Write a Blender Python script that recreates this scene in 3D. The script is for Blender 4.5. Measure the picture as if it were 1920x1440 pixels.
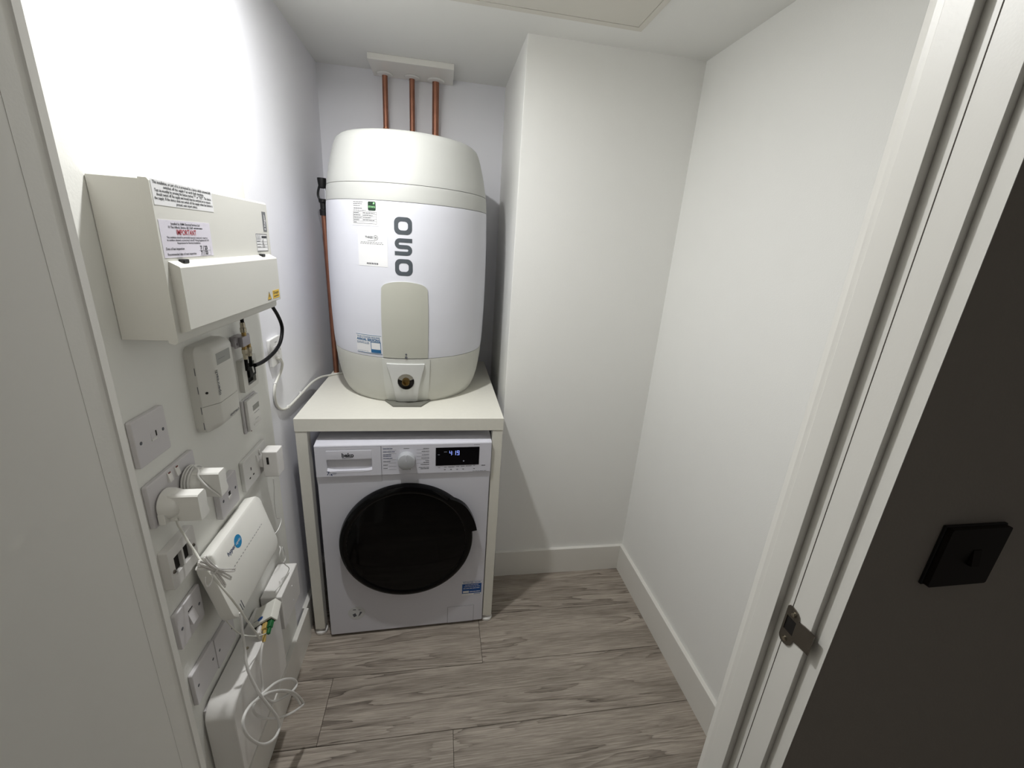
import bpy, bmesh, math, random
import numpy as np
from mathutils import Matrix, Vector, Euler

# ------------------------------------------------------------------ camera, world, light, exposure
for o in list(bpy.data.objects): bpy.data.objects.remove(o, do_unlink=True)
S = bpy.context.scene
COL = S.collection
cam = bpy.data.cameras.new('camera'); cam_o = bpy.data.objects.new('camera', cam); COL.objects.link(cam_o)
cam.sensor_width = 36.0; cam.lens = 36.0 * 786.707 / 1920.0
cam.clip_start = 0.01
cam_o.location = (0.17038, -1.63596, 1.51961); cam_o.rotation_euler = (1.254615, -0.064893, -0.158159)
S.camera = cam_o
S.view_settings.view_transform = 'Standard'; S.view_settings.look = 'None'
S.view_settings.gamma = 1.0; S.view_settings.use_curve_mapping = False
S.view_settings.exposure = 0.0
world = bpy.data.worlds.new('world'); S.world = world; world.use_nodes = True
wb = world.node_tree.nodes['Background']; wb.inputs[0].default_value = (1.0, 0.93, 0.85, 1); wb.inputs[1].default_value = 0.050
LIGHT = (-0.088, -0.63)
CEIL = 2.184
la = bpy.data.lights.new('downlight_lamp', 'AREA'); la.shape = 'DISK'; la.size = 0.055; la.energy = 11.0; la.color = (0.995, 0.998, 0.995)
lo = bpy.data.objects.new('downlight_lamp', la); COL.objects.link(lo); lo.location = (LIGHT[0], LIGHT[1], CEIL - 0.004)

# ------------------------------------------------------------------ materials
def lin(c):
    return tuple((v / 255 / 12.92) if v / 255 <= 0.04045 else ((v / 255 + 0.055) / 1.055) ** 2.4 for v in c)
MATS = {}
def mat(name, rgb, rough=0.5, metal=0.0, bump=0.0, scale=200.0, mottle=0.0, mscale=8.0, coat=0.0, emit=None, es=1.0, spec=None):
    if name in MATS: return MATS[name]
    m = bpy.data.materials.new(name); m.use_nodes = True; MATS[name] = m
    nt = m.node_tree; b = nt.nodes['Principled BSDF']
    c = lin(rgb)
    b.inputs['Base Color'].default_value = (*c, 1)
    b.inputs['Roughness'].default_value = rough; b.inputs['Metallic'].default_value = metal
    if coat: b.inputs['Coat Weight'].default_value = coat; b.inputs['Coat Roughness'].default_value = 0.08
    if spec is not None: b.inputs['Specular IOR Level'].default_value = spec
    if emit:
        b.inputs['Emission Color'].default_value = (*lin(emit), 1); b.inputs['Emission Strength'].default_value = es
    tc = nt.nodes.new('ShaderNodeTexCoord')
    if bump:
        n = nt.nodes.new('ShaderNodeTexNoise'); n.inputs['Scale'].default_value = scale; n.inputs['Detail'].default_value = 3
        nt.links.new(tc.outputs['Object'], n.inputs['Vector'])
        bp = nt.nodes.new('ShaderNodeBump'); bp.inputs['Strength'].default_value = bump; bp.inputs['Distance'].default_value = 0.001
        nt.links.new(n.outputs['Fac'], bp.inputs['Height']); nt.links.new(bp.outputs['Normal'], b.inputs['Normal'])
    n2 = nt.nodes.new('ShaderNodeTexNoise'); n2.inputs['Scale'].default_value = mscale; n2.inputs['Detail'].default_value = 4
    nt.links.new(tc.outputs['Object'], n2.inputs['Vector'])
    mx = nt.nodes.new('ShaderNodeMix'); mx.data_type = 'RGBA'
    k = max(mottle, 0.012)
    mx.inputs['A'].default_value = (*[v * (1 - k) for v in c], 1); mx.inputs['B'].default_value = (*[min(1, v * (1 + k)) for v in c], 1)
    nt.links.new(n2.outputs['Fac'], mx.inputs['Factor']); nt.links.new(mx.outputs['Result'], b.inputs['Base Color'])
    return m

M_WALL = mat('wall_paint_white', (246, 246, 243), 0.75, bump=0.25, scale=260)
M_BOARD = mat('wall_paint_warm_white', (238, 238, 233), 0.7, bump=0.2, scale=260)
M_COOL = mat('wall_paint_cool_white', (242, 242, 247), 0.75, bump=0.25, scale=260)
M_CEIL = mat('ceiling_paint', (240, 240, 237), 0.85, bump=0.15, scale=300)
M_TRIM = mat('satin_trim_paint', (236, 234, 228), 0.36, bump=0.07, scale=330)
M_LEAF_D = mat('door_leaf_paint', (236, 234, 228), 0.45)
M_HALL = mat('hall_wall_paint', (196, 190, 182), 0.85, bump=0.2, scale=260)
M_HATCH = mat('hatch_paint', (222, 219, 210), 0.6, bump=0.05, scale=300)
M_DARKLINE = mat('dark_seam', (58, 54, 50), 0.8)
M_CREAM = mat('cream_melamine', (233, 231, 221), 0.42, mottle=0.03, mscale=60)
M_CU = mat('cream_powder_coat', (220, 219, 212), 0.45, bump=0.12, scale=900)
M_PLAST = mat('white_plastic', (233, 232, 229), 0.32)
M_PLASTG = mat('white_gloss_plastic', (236, 234, 231), 0.16)
M_PLATE = mat('lilac_white_plate', (214, 211, 213), 0.3)
M_PLASTW = mat('warm_white_plastic', (232, 231, 223), 0.38)
M_PLUG = mat('plug_white', (240, 239, 234), 0.36)
M_OR = mat('fibre_box_plastic', (222, 221, 215), 0.4)
M_DARK = mat('black_plastic', (14, 14, 15), 0.45)
M_RUBBER = mat('black_cable_sheath', (6, 6, 7), 0.5, spec=0.15)
M_HOLE = mat('dark_cavity', (22, 17, 14), 0.8)
M_GREY = mat('grey_print', (110, 112, 116), 0.6)
M_INK = mat('black_ink', (40, 42, 48), 0.6)
M_INKS = mat('soft_grey_ink', (95, 97, 104), 0.6)
M_RED = mat('red_ink', (176, 42, 58), 0.6)
M_PAPER = mat('label_paper', (236, 236, 237), 0.55)
M_LAV = mat('lavender_label', (226, 222, 233), 0.5)
M_YEL = mat('warning_yellow', (232, 190, 48), 0.5)
M_BLUE = mat('sticker_blue', (28, 84, 158), 0.4)
M_TEAL = mat('service_sticker_blue', (32, 100, 150), 0.5)
M_SKY = mat('logo_cyan', (40, 142, 196), 0.4)
M_NAVY = mat('logo_navy', (44, 62, 110), 0.4)
M_GREEN = mat('dark_green_logo', (20, 52, 34), 0.5)
M_LEAF = mat('leaf_green', (150, 210, 150), 0.5)
M_CONN = mat('fibre_connector_green', (22, 96, 48), 0.4)
M_YCAB = mat('yellow_patch_lead', (198, 168, 96), 0.45)
M_COP = mat('copper', (164, 116, 96), 0.46, metal=1.0, bump=0.3, scale=60, mottle=0.28, mscale=22)
M_COPB = mat('copper_bright', (188, 132, 104), 0.32, metal=1.0, mottle=0.2, mscale=50)
M_BRASS = mat('brass', (168, 142, 92), 0.32, metal=1.0)
M_NICKEL = mat('nickel', (176, 168, 150), 0.24, metal=1.0)
M_CAST = mat('cast_zinc', (168, 164, 168), 0.42, metal=0.7)
M_STEEL = mat('brushed_nickel_plate', (128, 122, 114), 0.36, metal=1.0, bump=0.15, scale=500)
M_BODY = mat('cylinder_white_jacket', (222, 223, 231), 0.42)
M_CAP = mat('cylinder_light_grey_cap', (194, 195, 191), 0.5, bump=0.1, scale=700)
M_CAPG = mat('cylinder_grey_cap', (206, 206, 198), 0.5, bump=0.1, scale=700)
M_PANG = mat('cylinder_grey_panel', (190, 190, 179), 0.5)
M_PANL = mat('cylinder_service_cover', (218, 219, 217), 0.42)
M_OSO = mat('logo_charcoal', (76, 82, 88), 0.5)
M_WM = mat('appliance_white', (222, 222, 231), 0.33)
M_WMB = mat('appliance_white_bright', (228, 228, 238), 0.22)
M_WMK = mat('appliance_knob', (184, 186, 191), 0.25)
M_WMR = mat('appliance_recess', (196, 198, 204), 0.35)
M_BLK = mat('gloss_black_door', (5, 5, 6), 0.12, spec=0.2)
M_GLASS = mat('black_door_glass', (3, 3, 4), 0.07, spec=0.2)
M_DISP = mat('black_display', (4, 4, 10), 0.12, spec=0.3)
M_LED = mat('display_digits', (150, 170, 255), 0.5, emit=(150, 172, 255), es=0.75)
M_LEDDIM = mat('display_icons', (120, 125, 140), 0.5, emit=(150, 155, 165), es=0.25)
M_LCD = mat('lcd_grey', (120, 120, 116), 0.3)
M_PTAPE = mat('clear_sticker', (214, 216, 218), 0.3)
M_BRONZE = mat('dark_bronze_switch', (34, 29, 24), 0.45, metal=0.6)
M_LENS = mat('downlight_lens', (250, 248, 240), 0.4, emit=(255, 250, 240), es=8.0)
M_GAP = mat('cylinder_seam_core', (84, 86, 82), 0.8)

def wood():
    m = bpy.data.materials.new('grey_oak_laminate'); m.use_nodes = True
    nt = m.node_tree; N = nt.nodes; Lk = nt.links; b = N['Principled BSDF']
    tc = N.new('ShaderNodeTexCoord'); oi = N.new('ShaderNodeObjectInfo')
    mp = N.new('ShaderNodeMapping'); mp.inputs['Scale'].default_value = (0.9, 9.5, 1)
    cmb = N.new('ShaderNodeCombineXYZ')
    m1 = N.new('ShaderNodeMath'); m1.operation = 'MULTIPLY'; m1.inputs[1].default_value = 37.0
    m2 = N.new('ShaderNodeMath'); m2.operation = 'MULTIPLY'; m2.inputs[1].default_value = 11.0
    Lk.new(oi.outputs['Random'], m1.inputs[0]); Lk.new(oi.outputs['Random'], m2.inputs[0])
    Lk.new(m1.outputs[0], cmb.inputs['X']); Lk.new(m2.outputs[0], cmb.inputs['Y'])
    Lk.new(tc.outputs['Object'], mp.inputs['Vector'])
    add = N.new('ShaderNodeVectorMath'); add.operation = 'ADD'
    Lk.new(mp.outputs[0], add.inputs[0]); Lk.new(cmb.outputs[0], add.inputs[1])
    # cathedral figure: contour lines of a stretched noise field
    n1 = N.new('ShaderNodeTexNoise'); n1.inputs['Scale'].default_value = 1.35; n1.inputs['Detail'].default_value = 5.0; n1.inputs['Roughness'].default_value = 0.42; n1.inputs['Distortion'].default_value = 0.35
    Lk.new(add.outputs[0], n1.inputs['Vector'])
    mm = N.new('ShaderNodeMath'); mm.operation = 'MULTIPLY'; mm.inputs[1].default_value = 10.0
    Lk.new(n1.outputs['Fac'], mm.inputs[0])
    fr = N.new('ShaderNodeMath'); fr.operation = 'FRACT'; Lk.new(mm.outputs[0], fr.inputs[0])
    r1 = N.new('ShaderNodeValToRGB'); e = r1.color_ramp.elements
    e[0].position = 0.0; e[0].color = (0, 0, 0, 1); e[1].position = 1.0; e[1].color = (0.75, 0.75, 0.75, 1)
    x = r1.color_ramp.elements.new(0.16); x.color = (0.5, 0.5, 0.5, 1)
    x = r1.color_ramp.elements.new(0.5); x.color = (0.8, 0.8, 0.8, 1)
    x = r1.color_ramp.elements.new(0.93); x.color = (1, 1, 1, 1)
    Lk.new(fr.outputs[0], r1.inputs['Fac'])
    # fine fibre grain
    mp2 = N.new('ShaderNodeMapping'); mp2.inputs['Scale'].default_value = (9, 240, 1); Lk.new(tc.outputs['Object'], mp2.inputs['Vector'])
    add2 = N.new('ShaderNodeVectorMath'); add2.operation = 'ADD'; Lk.new(mp2.outputs[0], add2.inputs[0]); Lk.new(cmb.outputs[0], add2.inputs[1])
    n2 = N.new('ShaderNodeTexNoise'); n2.inputs['Scale'].default_value = 1.0; n2.inputs['Detail'].default_value = 6; n2.inputs['Roughness'].default_value = 0.65
    Lk.new(add2.outputs[0], n2.inputs['Vector'])
    # broad tone
    mp3 = N.new('ShaderNodeMapping'); mp3.inputs['Scale'].default_value = (1.4, 9, 1); Lk.new(tc.outputs['Object'], mp3.inputs['Vector'])
    add3 = N.new('ShaderNodeVectorMath'); add3.operation = 'ADD'; Lk.new(mp3.outputs[0], add3.inputs[0]); Lk.new(cmb.outputs[0], add3.inputs[1])
    n3 = N.new('ShaderNodeTexNoise'); n3.inputs['Scale'].default_value = 1.6; n3.inputs['Detail'].default_value = 3
    Lk.new(add3.outputs[0], n3.inputs['Vector'])
    mp4 = N.new('ShaderNodeMapping'); mp4.inputs['Scale'].default_value = (1.1, 5.0, 1); mp4.inputs['Location'].default_value = (5.3, 2.1, 0); Lk.new(tc.outputs['Object'], mp4.inputs['Vector'])
    add4 = N.new('ShaderNodeVectorMath'); add4.operation = 'ADD'; Lk.new(mp4.outputs[0], add4.inputs[0]); Lk.new(cmb.outputs[0], add4.inputs[1])
    n4 = N.new('ShaderNodeTexNoise'); n4.inputs['Scale'].default_value = 1.3; n4.inputs['Detail'].default_value = 1.5; Lk.new(add4.outputs[0], n4.inputs['Vector'])
    mr = N.new('ShaderNodeMapRange'); mr.inputs['From Min'].default_value = 0.38; mr.inputs['From Max'].default_value = 0.55; Lk.new(n4.outputs['Fac'], mr.inputs['Value'])
    fg = N.new('ShaderNodeMix'); fg.data_type = 'FLOAT'; fg.inputs['A'].default_value = 0.82; Lk.new(mr.outputs['Result'], fg.inputs['Factor']); Lk.new(r1.outputs['Color'], fg.inputs['B'])
    a1 = N.new('ShaderNodeMath'); a1.operation = 'MULTIPLY'; a1.inputs[1].default_value = 0.30; Lk.new(fg.outputs['Result'], a1.inputs[0])
    a2 = N.new('ShaderNodeMath'); a2.operation = 'MULTIPLY_ADD'; a2.inputs[1].default_value = 0.72; Lk.new(n2.outputs['Fac'], a2.inputs[0]); Lk.new(a1.outputs[0], a2.inputs[2])
    a3 = N.new('ShaderNodeMath'); a3.operation = 'MULTIPLY_ADD'; a3.inputs[1].default_value = 0.45; Lk.new(n3.outputs['Fac'], a3.inputs[0]); Lk.new(a2.outputs[0], a3.inputs[2])
    r2 = N.new('ShaderNodeValToRGB'); e = r2.color_ramp.elements
    e[0].position = 0.52; e[0].color = (*lin((88, 78, 70)), 1); e[1].position = 1.0; e[1].color = (*lin((190, 179, 167)), 1)
    x = r2.color_ramp.elements.new(0.79); x.color = (*lin((150, 140, 129)), 1)
    Lk.new(a3.outputs[0], r2.inputs['Fac']); Lk.new(r2.outputs['Color'], b.inputs['Base Color'])
    b.inputs['Roughness'].default_value = 0.5
    bp = N.new('ShaderNodeBump'); bp.inputs['Strength'].default_value = 0.12; bp.inputs['Distance'].default_value = 0.001
    Lk.new(a3.outputs[0], bp.inputs['Height']); Lk.new(bp.outputs['Normal'], b.inputs['Normal'])
    return m
M_WOOD = wood()

# ------------------------------------------------------------------ mesh helpers
class MB:
    def __init__(s): s.bm = bmesh.new(); s.flat = False
    def _t(s, verts, M):
        if M is not None: bmesh.ops.transform(s.bm, matrix=M, verts=verts)
    def box(s, a, b, bev=0.0, seg=2, M=None):
        s.flat = True
        r = bmesh.ops.create_cube(s.bm, size=1.0); v = r['verts']
        c = [(a[i] + b[i]) / 2 for i in range(3)]; d = [abs(b[i] - a[i]) for i in range(3)]
        for q in v: q.co = Vector((q.co.x * d[0] + c[0], q.co.y * d[1] + c[1], q.co.z * d[2] + c[2]))
        if bev:
            ed = list({e for q in v for e in q.link_edges})
            r2 = bmesh.ops.bevel(s.bm, geom=ed, offset=min(bev, min(d) * 0.49), segments=seg, profile=0.5, affect='EDGES')
            v = list({q for f in r2['faces'] for q in f.verts} | {q for q in v if q.is_valid})
        s._t(v, M); return s
    def cyl(s, r0, r1, z0, z1, seg=24, M=None, cap=True):
        rings = []
        for r, z in ((r0, z0), (r1, z1)):
            rings.append([s.bm.verts.new((r * math.cos(2 * math.pi * i / seg), r * math.sin(2 * math.pi * i / seg), z)) for i in range(seg)])
        for i in range(seg):
            j = (i + 1) % seg; s.bm.faces.new((rings[0][i], rings[0][j], rings[1][j], rings[1][i]))
        if cap: s.bm.faces.new(rings[1]); s.bm.faces.new(rings[0][::-1])
        s._t(rings[0] + rings[1], M); return s
    def lathe(s, prof, seg=48, M=None, t0=0.0, t1=2 * math.pi):
        full = abs(t1 - t0 - 2 * math.pi) < 1e-6
        n = seg if full else seg + 1; rings = []; allv = []
        for r, z in prof:
            if r < 1e-7 and full:
                v = s.bm.verts.new((0, 0, z)); rings.append([v]); allv.append(v)
            else:
                rg = [s.bm.verts.new((r * math.cos(t0 + (t1 - t0) * i / seg), r * math.sin(t0 + (t1 - t0) * i / seg), z)) for i in range(n)]
                rings.append(rg); allv += rg
        for a, b in zip(rings, rings[1:]):
            m = seg
            for i in range(m):
                j = (i + 1) % n if full else i + 1
                if len(a) == 1 and len(b) == 1: continue
                if len(a) == 1: s.bm.faces.new((a[0], b[j], b[i]))
                elif len(b) == 1: s.bm.faces.new((a[i], a[j], b[0]))
                else: s.bm.faces.new((a[i], a[j], b[j], b[i]))
        s._t(allv, M); return s
    def prism(s, pts, h, holes=(), M=None, z0=0.0):
        s.flat = True
        bm2 = bmesh.new()
        edges = []
        for loop in (pts, *holes):
            vs = [bm2.verts.new((p[0], p[1], z0)) for p in loop]
            edges += [bm2.edges.new((vs[i], vs[(i + 1) % len(vs)])) for i in range(len(vs))]
        if holes:
            bmesh.ops.triangle_fill(bm2, edges=edges, use_beauty=True, use_dissolve=False)
        else:
            bm2.faces.new(list(bm2.verts))
        f = list(bm2.faces)
        if h:
            r = bmesh.ops.extrude_face_region(bm2, geom=f)
            bmesh.ops.translate(bm2, vec=(0, 0, h), verts=[g for g in r['geom'] if isinstance(g, bmesh.types.BMVert)])
        bmesh.ops.recalc_face_normals(bm2, faces=list(bm2.faces))
        mp = {}
        for v in bm2.verts:
            mp[v] = s.bm.verts.new(M @ v.co if M is not None else v.co)
        for q in bm2.faces: s.bm.faces.new([mp[v] for v in q.verts])
        bm2.free(); return s
    def tube(s, pts, r, seg=8, sub=5, closed=False, M=None):
        P = [Vector(p) for p in pts]
        if sub > 1 and len(P) > 2:
            Q = []; n = len(P)
            for i in range(n - 1 if not closed else n):
                p0 = P[(i - 1) % n] if (closed or i > 0) else P[0]; p1 = P[i]; p2 = P[(i + 1) % n]; p3 = P[(i + 2) % n] if (closed or i + 2 < n) else P[-1]
                for k in range(sub):
                    t = k / sub
                    Q.append(0.5 * ((2 * p1) + (p2 - p0) * t + (2 * p0 - 5 * p1 + 4 * p2 - p3) * t * t + (3 * p1 - p0 - 3 * p2 + p3) * t ** 3))
            if not closed: Q.append(P[-1])
            P = Q
        n = len(P); rings = []; up = None; allv = []
        for i, p in enumerate(P):
            a = P[(i - 1) % n] if (closed or i > 0) else P[i]; b = P[(i + 1) % n] if (closed or i < n - 1) else P[i]
            t = (b - a).normalized() if (b - a).length > 1e-9 else Vector((0, 0, 1))
            if up is None: up = t.orthogonal().normalized()
            up = (up - t * up.dot(t)); up = up.normalized() if up.length > 1e-6 else t.orthogonal().normalized()
            w = t.cross(up)
            rr = r[i] if isinstance(r, list) else r
            rg = [s.bm.verts.new(p + (up * math.cos(2 * math.pi * k / seg) + w * math.sin(2 * math.pi * k / seg)) * rr) for k in range(seg)]
            rings.append(rg); allv += rg
        m = n if closed else n - 1
        for i in range(m):
            A, B = rings[i], rings[(i + 1) % n]
            for k in range(seg): s.bm.faces.new((A[k], A[(k + 1) % seg], B[(k + 1) % seg], B[k]))
        if not closed: s.bm.faces.new(rings[0][::-1]); s.bm.faces.new(rings[-1])
        s._t(allv, M); return s
    def poly(s, pts3): s.bm.faces.new([s.bm.verts.new(p) for p in pts3]); return s
    def grid(s, fn, nu, nv):
        V = [[s.bm.verts.new(fn(i / nu, j / nv)) for j in range(nv + 1)] for i in range(nu + 1)]
        for i in range(nu):
            for j in range(nv): s.bm.faces.new((V[i][j], V[i + 1][j], V[i + 1][j + 1], V[i][j + 1]))
        return s
    def build(s, name, m, parent=None, smooth=35, loc=None, rot=None, recalc=True):
        if recalc: bmesh.ops.recalc_face_normals(s.bm, faces=list(s.bm.faces))
        me = bpy.data.meshes.new(name); s.bm.to_mesh(me); s.bm.free(); me.materials.append(m)
        if smooth:
            for p in me.polygons: p.use_smooth = True
            try: me.set_sharp_from_angle(angle=math.radians(smooth))
            except Exception: pass
        o = bpy.data.objects.new(name, me); COL.objects.link(o)
        if parent is not None: o.parent = parent
        if smooth and s.flat:
            w = o.modifiers.new('weighted', 'WEIGHTED_NORMAL'); w.keep_sharp = True; w.weight = 100
        if loc is not None: o.location = loc
        if rot is not None: o.rotation_euler = rot
        return o
def empty(name, loc, rot=(0, 0, 0)):
    o = bpy.data.objects.new(name, None); COL.objects.link(o); o.location = loc; o.rotation_euler = rot; o.empty_display_size = 0.05; return o
def tag(o, label, cat, group=None):
    o['label'] = label; o['category'] = cat
    if group: o['group'] = group
    return o
def struct(o, label=None):
    o['kind'] = 'structure'
    if label: o['label'] = label
    return o
def rrect(w, h, r, n=5, cx=0.0, cy=0.0):
    p = []
    for sx, sy, a0 in ((1, 1, 0), (-1, 1, 90), (-1, -1, 180), (1, -1, 270)):
        for i in range(n + 1):
            a = math.radians(a0 + 90 * i / n)
            p.append((cx + sx * (w / 2 - r) + r * math.cos(a), cy + sy * (h / 2 - r) + r * math.sin(a)))
    return p
def circ(r, n=20, cx=0.0, cy=0.0): return [(cx + r * math.cos(2 * math.pi * i / n), cy + r * math.sin(2 * math.pi * i / n)) for i in range(n)]
# frames: local (u right, v up, w out of the surface)
def frame(o, u, v):
    u = Vector(u).normalized(); v = Vector(v).normalized(); w = u.cross(v)
    return Matrix(((u.x, v.x, w.x, o[0]), (u.y, v.y, w.y, o[1]), (u.z, v.z, w.z, o[2]), (0, 0, 0, 1)))
def FX(y, z, x=0.0): return frame((x, y, z), (0, 1, 0), (0, 0, 1))     # surface that faces +x, seen from the room
def FY(x, z, y=0.0): return frame((x, y, z), (1, 0, 0), (0, 0, 1))     # surface that faces -y
_tc = {}
def text2d(s, size, align='CENTER', bold=0.0):
    key = (s, size, align, bold)
    if key in _tc: return _tc[key]
    cu = bpy.data.curves.new('t', 'FONT'); cu.body = s; cu.size = size; cu.align_x = align; cu.align_y = 'CENTER'; cu.resolution_u = 2; cu.offset = bold * size
    ob = bpy.data.objects.new('t', cu); COL.objects.link(ob)
    me = bpy.data.meshes.new_from_object(ob)
    out = ([tuple(v.co[:2]) for v in me.vertices], [tuple(p.vertices) for p in me.polygons])
    bpy.data.objects.remove(ob, do_unlink=True); bpy.data.curves.remove(cu); bpy.data.meshes.remove(me)
    _tc[key] = out; return out
class Print:
    """flat print: letters and bars laid on a surface given by fn(u, v) -> 3D point"""
    def __init__(s, fn): s.fn = fn; s.v = []; s.f = []
    def text(s, t, size, u, v, align='CENTER', rot=0.0, sx=1.0, fit=None, bold=0.012):
        V, F = text2d(t, size, align, bold)
        if fit and V:
            w = max(p[0] for p in V) - min(p[0] for p in V)
            if w > 0: sx = fit / w
        c, q = math.cos(rot), math.sin(rot); b = len(s.v)
        s.v += [s.fn(u + c * x * sx - q * y, v + q * x * sx + c * y) for x, y in V]
        s.f += [tuple(i + b for i in f) for f in F]; return s
    def rect(s, u0, v0, u1, v1, n=1):
        for k in range(n):
            a = u0 + (u1 - u0) * k / n; d = u0 + (u1 - u0) * (k + 1) / n; b = len(s.v)
            s.v += [s.fn(a, v0), s.fn(d, v0), s.fn(d, v1), s.fn(a, v1)]; s.f.append((b, b + 1, b + 2, b + 3))
        return s
    def frame(s, u0, v0, u1, v1, t):
        return s.rect(u0, v0, u1, v0 + t, 4).rect(u0, v1 - t, u1, v1, 4).rect(u0, v0, u0 + t, v1).rect(u1 - t, v0, u1, v1)
    def poly(s, pts):
        b = len(s.v); s.v += [s.fn(*p) for p in pts]; s.f.append(tuple(range(b, b + len(pts)))); return s
    def dashes(s, u0, u1, v, h, seed=0, mn=0.10, mx=0.24):
        rnd = random.Random(seed); u = u0; L = u1 - u0; h = h * 0.62
        while u < u1 - 0.02 * L:
            w = L * rnd.uniform(mn, mx); s.rect(u, v - h / 2, min(u + w, u1), v + h / 2); u += w + L * 0.03
        return s
    def build(s, name, m, parent):
        me = bpy.data.meshes.new(name); me.from_pydata(s.v, [], s.f); me.materials.append(m)
        o = bpy.data.objects.new(name, me); COL.objects.link(o); o.parent = parent
        if name in ('panel_lettering', 'panel_blue_lettering', 'icons', 'lettering', 'blue_lettering', 'white_lettering', 'white_areas', 'faint_marks', 'small_print', 'capacity_small_print', 'indicator_slots', 'danger_lettering'): o['kind'] = 'stuff'
        return o
def onx(y0, z0, x): return lambda u, v: (x, y0 + u, z0 + v)

# ------------------------------------------------------------------ lead routes (metres)
COAX = [(-0.3, -0.3427, 1.3108), (-0.3, -0.3167, 1.2868), (-0.3, -0.2948, 1.2577), (-0.3, -0.2926, 1.2346), (-0.3, -0.3143, 1.2067), (-0.3, -0.3582, 1.1898), (-0.3, -0.4163, 1.1829), (-0.3, -0.4644, 1.1825), (-0.3, -0.5043, 1.1865)]
FLEX = [(-0.338, -0.2663, 1.1402), (-0.338, -0.2398, 1.1208), (-0.338, -0.2354, 1.1035), (-0.338, -0.2457, 1.0851), (-0.338, -0.2686, 1.0708), (-0.338, -0.2809, 1.0606), (-0.338, -0.2963, 1.0393), (-0.338, -0.2984, 1.0169), (-0.338, -0.2877, 0.9911), (-0.338, -0.2612, 0.9677), (-0.338, -0.2211, 0.9497), (-0.338, -0.1808, 0.9415), (-0.338, -0.1206, 0.9321)]
LOOP = [(-0.262, -0.8257, 0.7056), (-0.262, -0.8302, 0.6756), (-0.262, -0.8329, 0.6433), (-0.262, -0.8338, 0.6166), (-0.258, -0.8454, 0.5795), (-0.252, -0.8511, 0.5458), (-0.245, -0.8501, 0.508), (-0.238, -0.8473, 0.473), (-0.228, -0.8358, 0.4142), (-0.222, -0.8214, 0.3559), (-0.222, -0.8207, 0.3213), (-0.222, -0.8436, 0.3237), (-0.225, -0.8705, 0.3463), (-0.228, -0.8961, 0.3825), (-0.232, -0.9178, 0.4296), (-0.236, -0.9318, 0.4765), (-0.24, -0.9292, 0.5051), (-0.24, -0.9148, 0.5148), (-0.24, -0.8855, 0.5009), (-0.242, -0.8404, 0.4601), (-0.238, -0.8043, 0.4246), (-0.232, -0.7609, 0.37), (-0.226, -0.7135, 0.297), (-0.222, -0.6813, 0.2289), (-0.22, -0.6674, 0.1857), (-0.222, -0.6895, 0.2008), (-0.228, -0.7255, 0.2342), (-0.24, -0.7644, 0.2765), (-0.25, -0.8041, 0.3321), (-0.256, -0.8319, 0.3811), (-0.258, -0.8487, 0.4257), (-0.256, -0.8447, 0.4476), (-0.25, -0.8284, 0.4466), (-0.244, -0.8028, 0.4336), (-0.238, -0.7707, 0.4116), (-0.232, -0.7323, 0.3719), (-0.228, -0.6928, 0.3186), (-0.226, -0.6802, 0.2875), (-0.226, -0.6964, 0.2877), (-0.232, -0.729, 0.3088), (-0.242, -0.7612, 0.3368), (-0.25, -0.778, 0.3564), (-0.252, -0.7921, 0.3843), (-0.248, -0.812, 0.4248), (-0.242, -0.7964, 0.4132), (-0.236, -0.7529, 0.3561), (-0.23, -0.7211, 0.3063), (-0.226, -0.6954, 0.2495), (-0.222, -0.6855, 0.2084)]
PLUGCABLE = [(-0.3, -0.902, 1.008), (-0.312, -0.8821, 0.9822), (-0.318, -0.8653, 0.9541), (-0.31, -0.8678, 0.932), (-0.3, -0.8704, 0.9094), (-0.285, -0.8826, 0.8946), (-0.272, -0.888, 0.8753), (-0.262, -0.8932, 0.8623), (-0.258, -0.8872, 0.8418), (-0.25, -0.8854, 0.8206), (-0.245, -0.878, 0.7922), (-0.245, -0.8611, 0.752), (-0.25, -0.8371, 0.7048), (-0.255, -0.8116, 0.6557), (-0.255, -0.7946, 0.614), (-0.255, -0.7786, 0.5737)]
FIBRE = [(-0.334, -0.7988, 0.7342), (-0.33, -0.7951, 0.7133), (-0.325, -0.7906, 0.6849), (-0.32, -0.7888, 0.6618), (-0.31, -0.7916, 0.643), (-0.297, -0.7956, 0.6249), (-0.282, -0.8013, 0.6165), (-0.27, -0.7995, 0.6081), (-0.266, -0.7763, 0.5792), (-0.262, -0.7548, 0.5574), (-0.26, -0.7262, 0.5334)]
THIN = [(-0.283, -0.5242, 0.866), (-0.29, -0.508, 0.8255), (-0.3, -0.4924, 0.7805), (-0.31, -0.4702, 0.7292), (-0.315, -0.4569, 0.6955), (-0.31, -0.4636, 0.6925), (-0.3, -0.4663, 0.6939), (-0.298, -0.4703, 0.6854), (-0.3, -0.4901, 0.6736), (-0.305, -0.5028, 0.6686)]
DCLEAD = [(-0.285, -0.5339, 0.647), (-0.28, -0.5418, 0.6419), (-0.28, -0.5531, 0.6326), (-0.28, -0.5507, 0.6118), (-0.28, -0.5355, 0.5889), (-0.28, -0.5179, 0.5872), (-0.28, -0.5151, 0.612), (-0.282, -0.5246, 0.6354), (-0.28, -0.5287, 0.6119), (-0.28, -0.527, 0.5873), (-0.28, -0.5261, 0.5748), (-0.282, -0.4979, 0.538), (-0.284, -0.4957, 0.524), (-0.288, -0.5357, 0.5209), (-0.29, -0.5905, 0.5346)]
TAIL = [(-0.262, -0.7537, 0.5303), (-0.262, -0.7636, 0.5206), (-0.262, -0.7716, 0.5056), (-0.262, -0.7787, 0.4896), (-0.262, -0.7824, 0.4693), (-0.262, -0.7837, 0.4457), (-0.262, -0.7859, 0.4229), (-0.262, -0.7947, 0.4091)]
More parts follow.
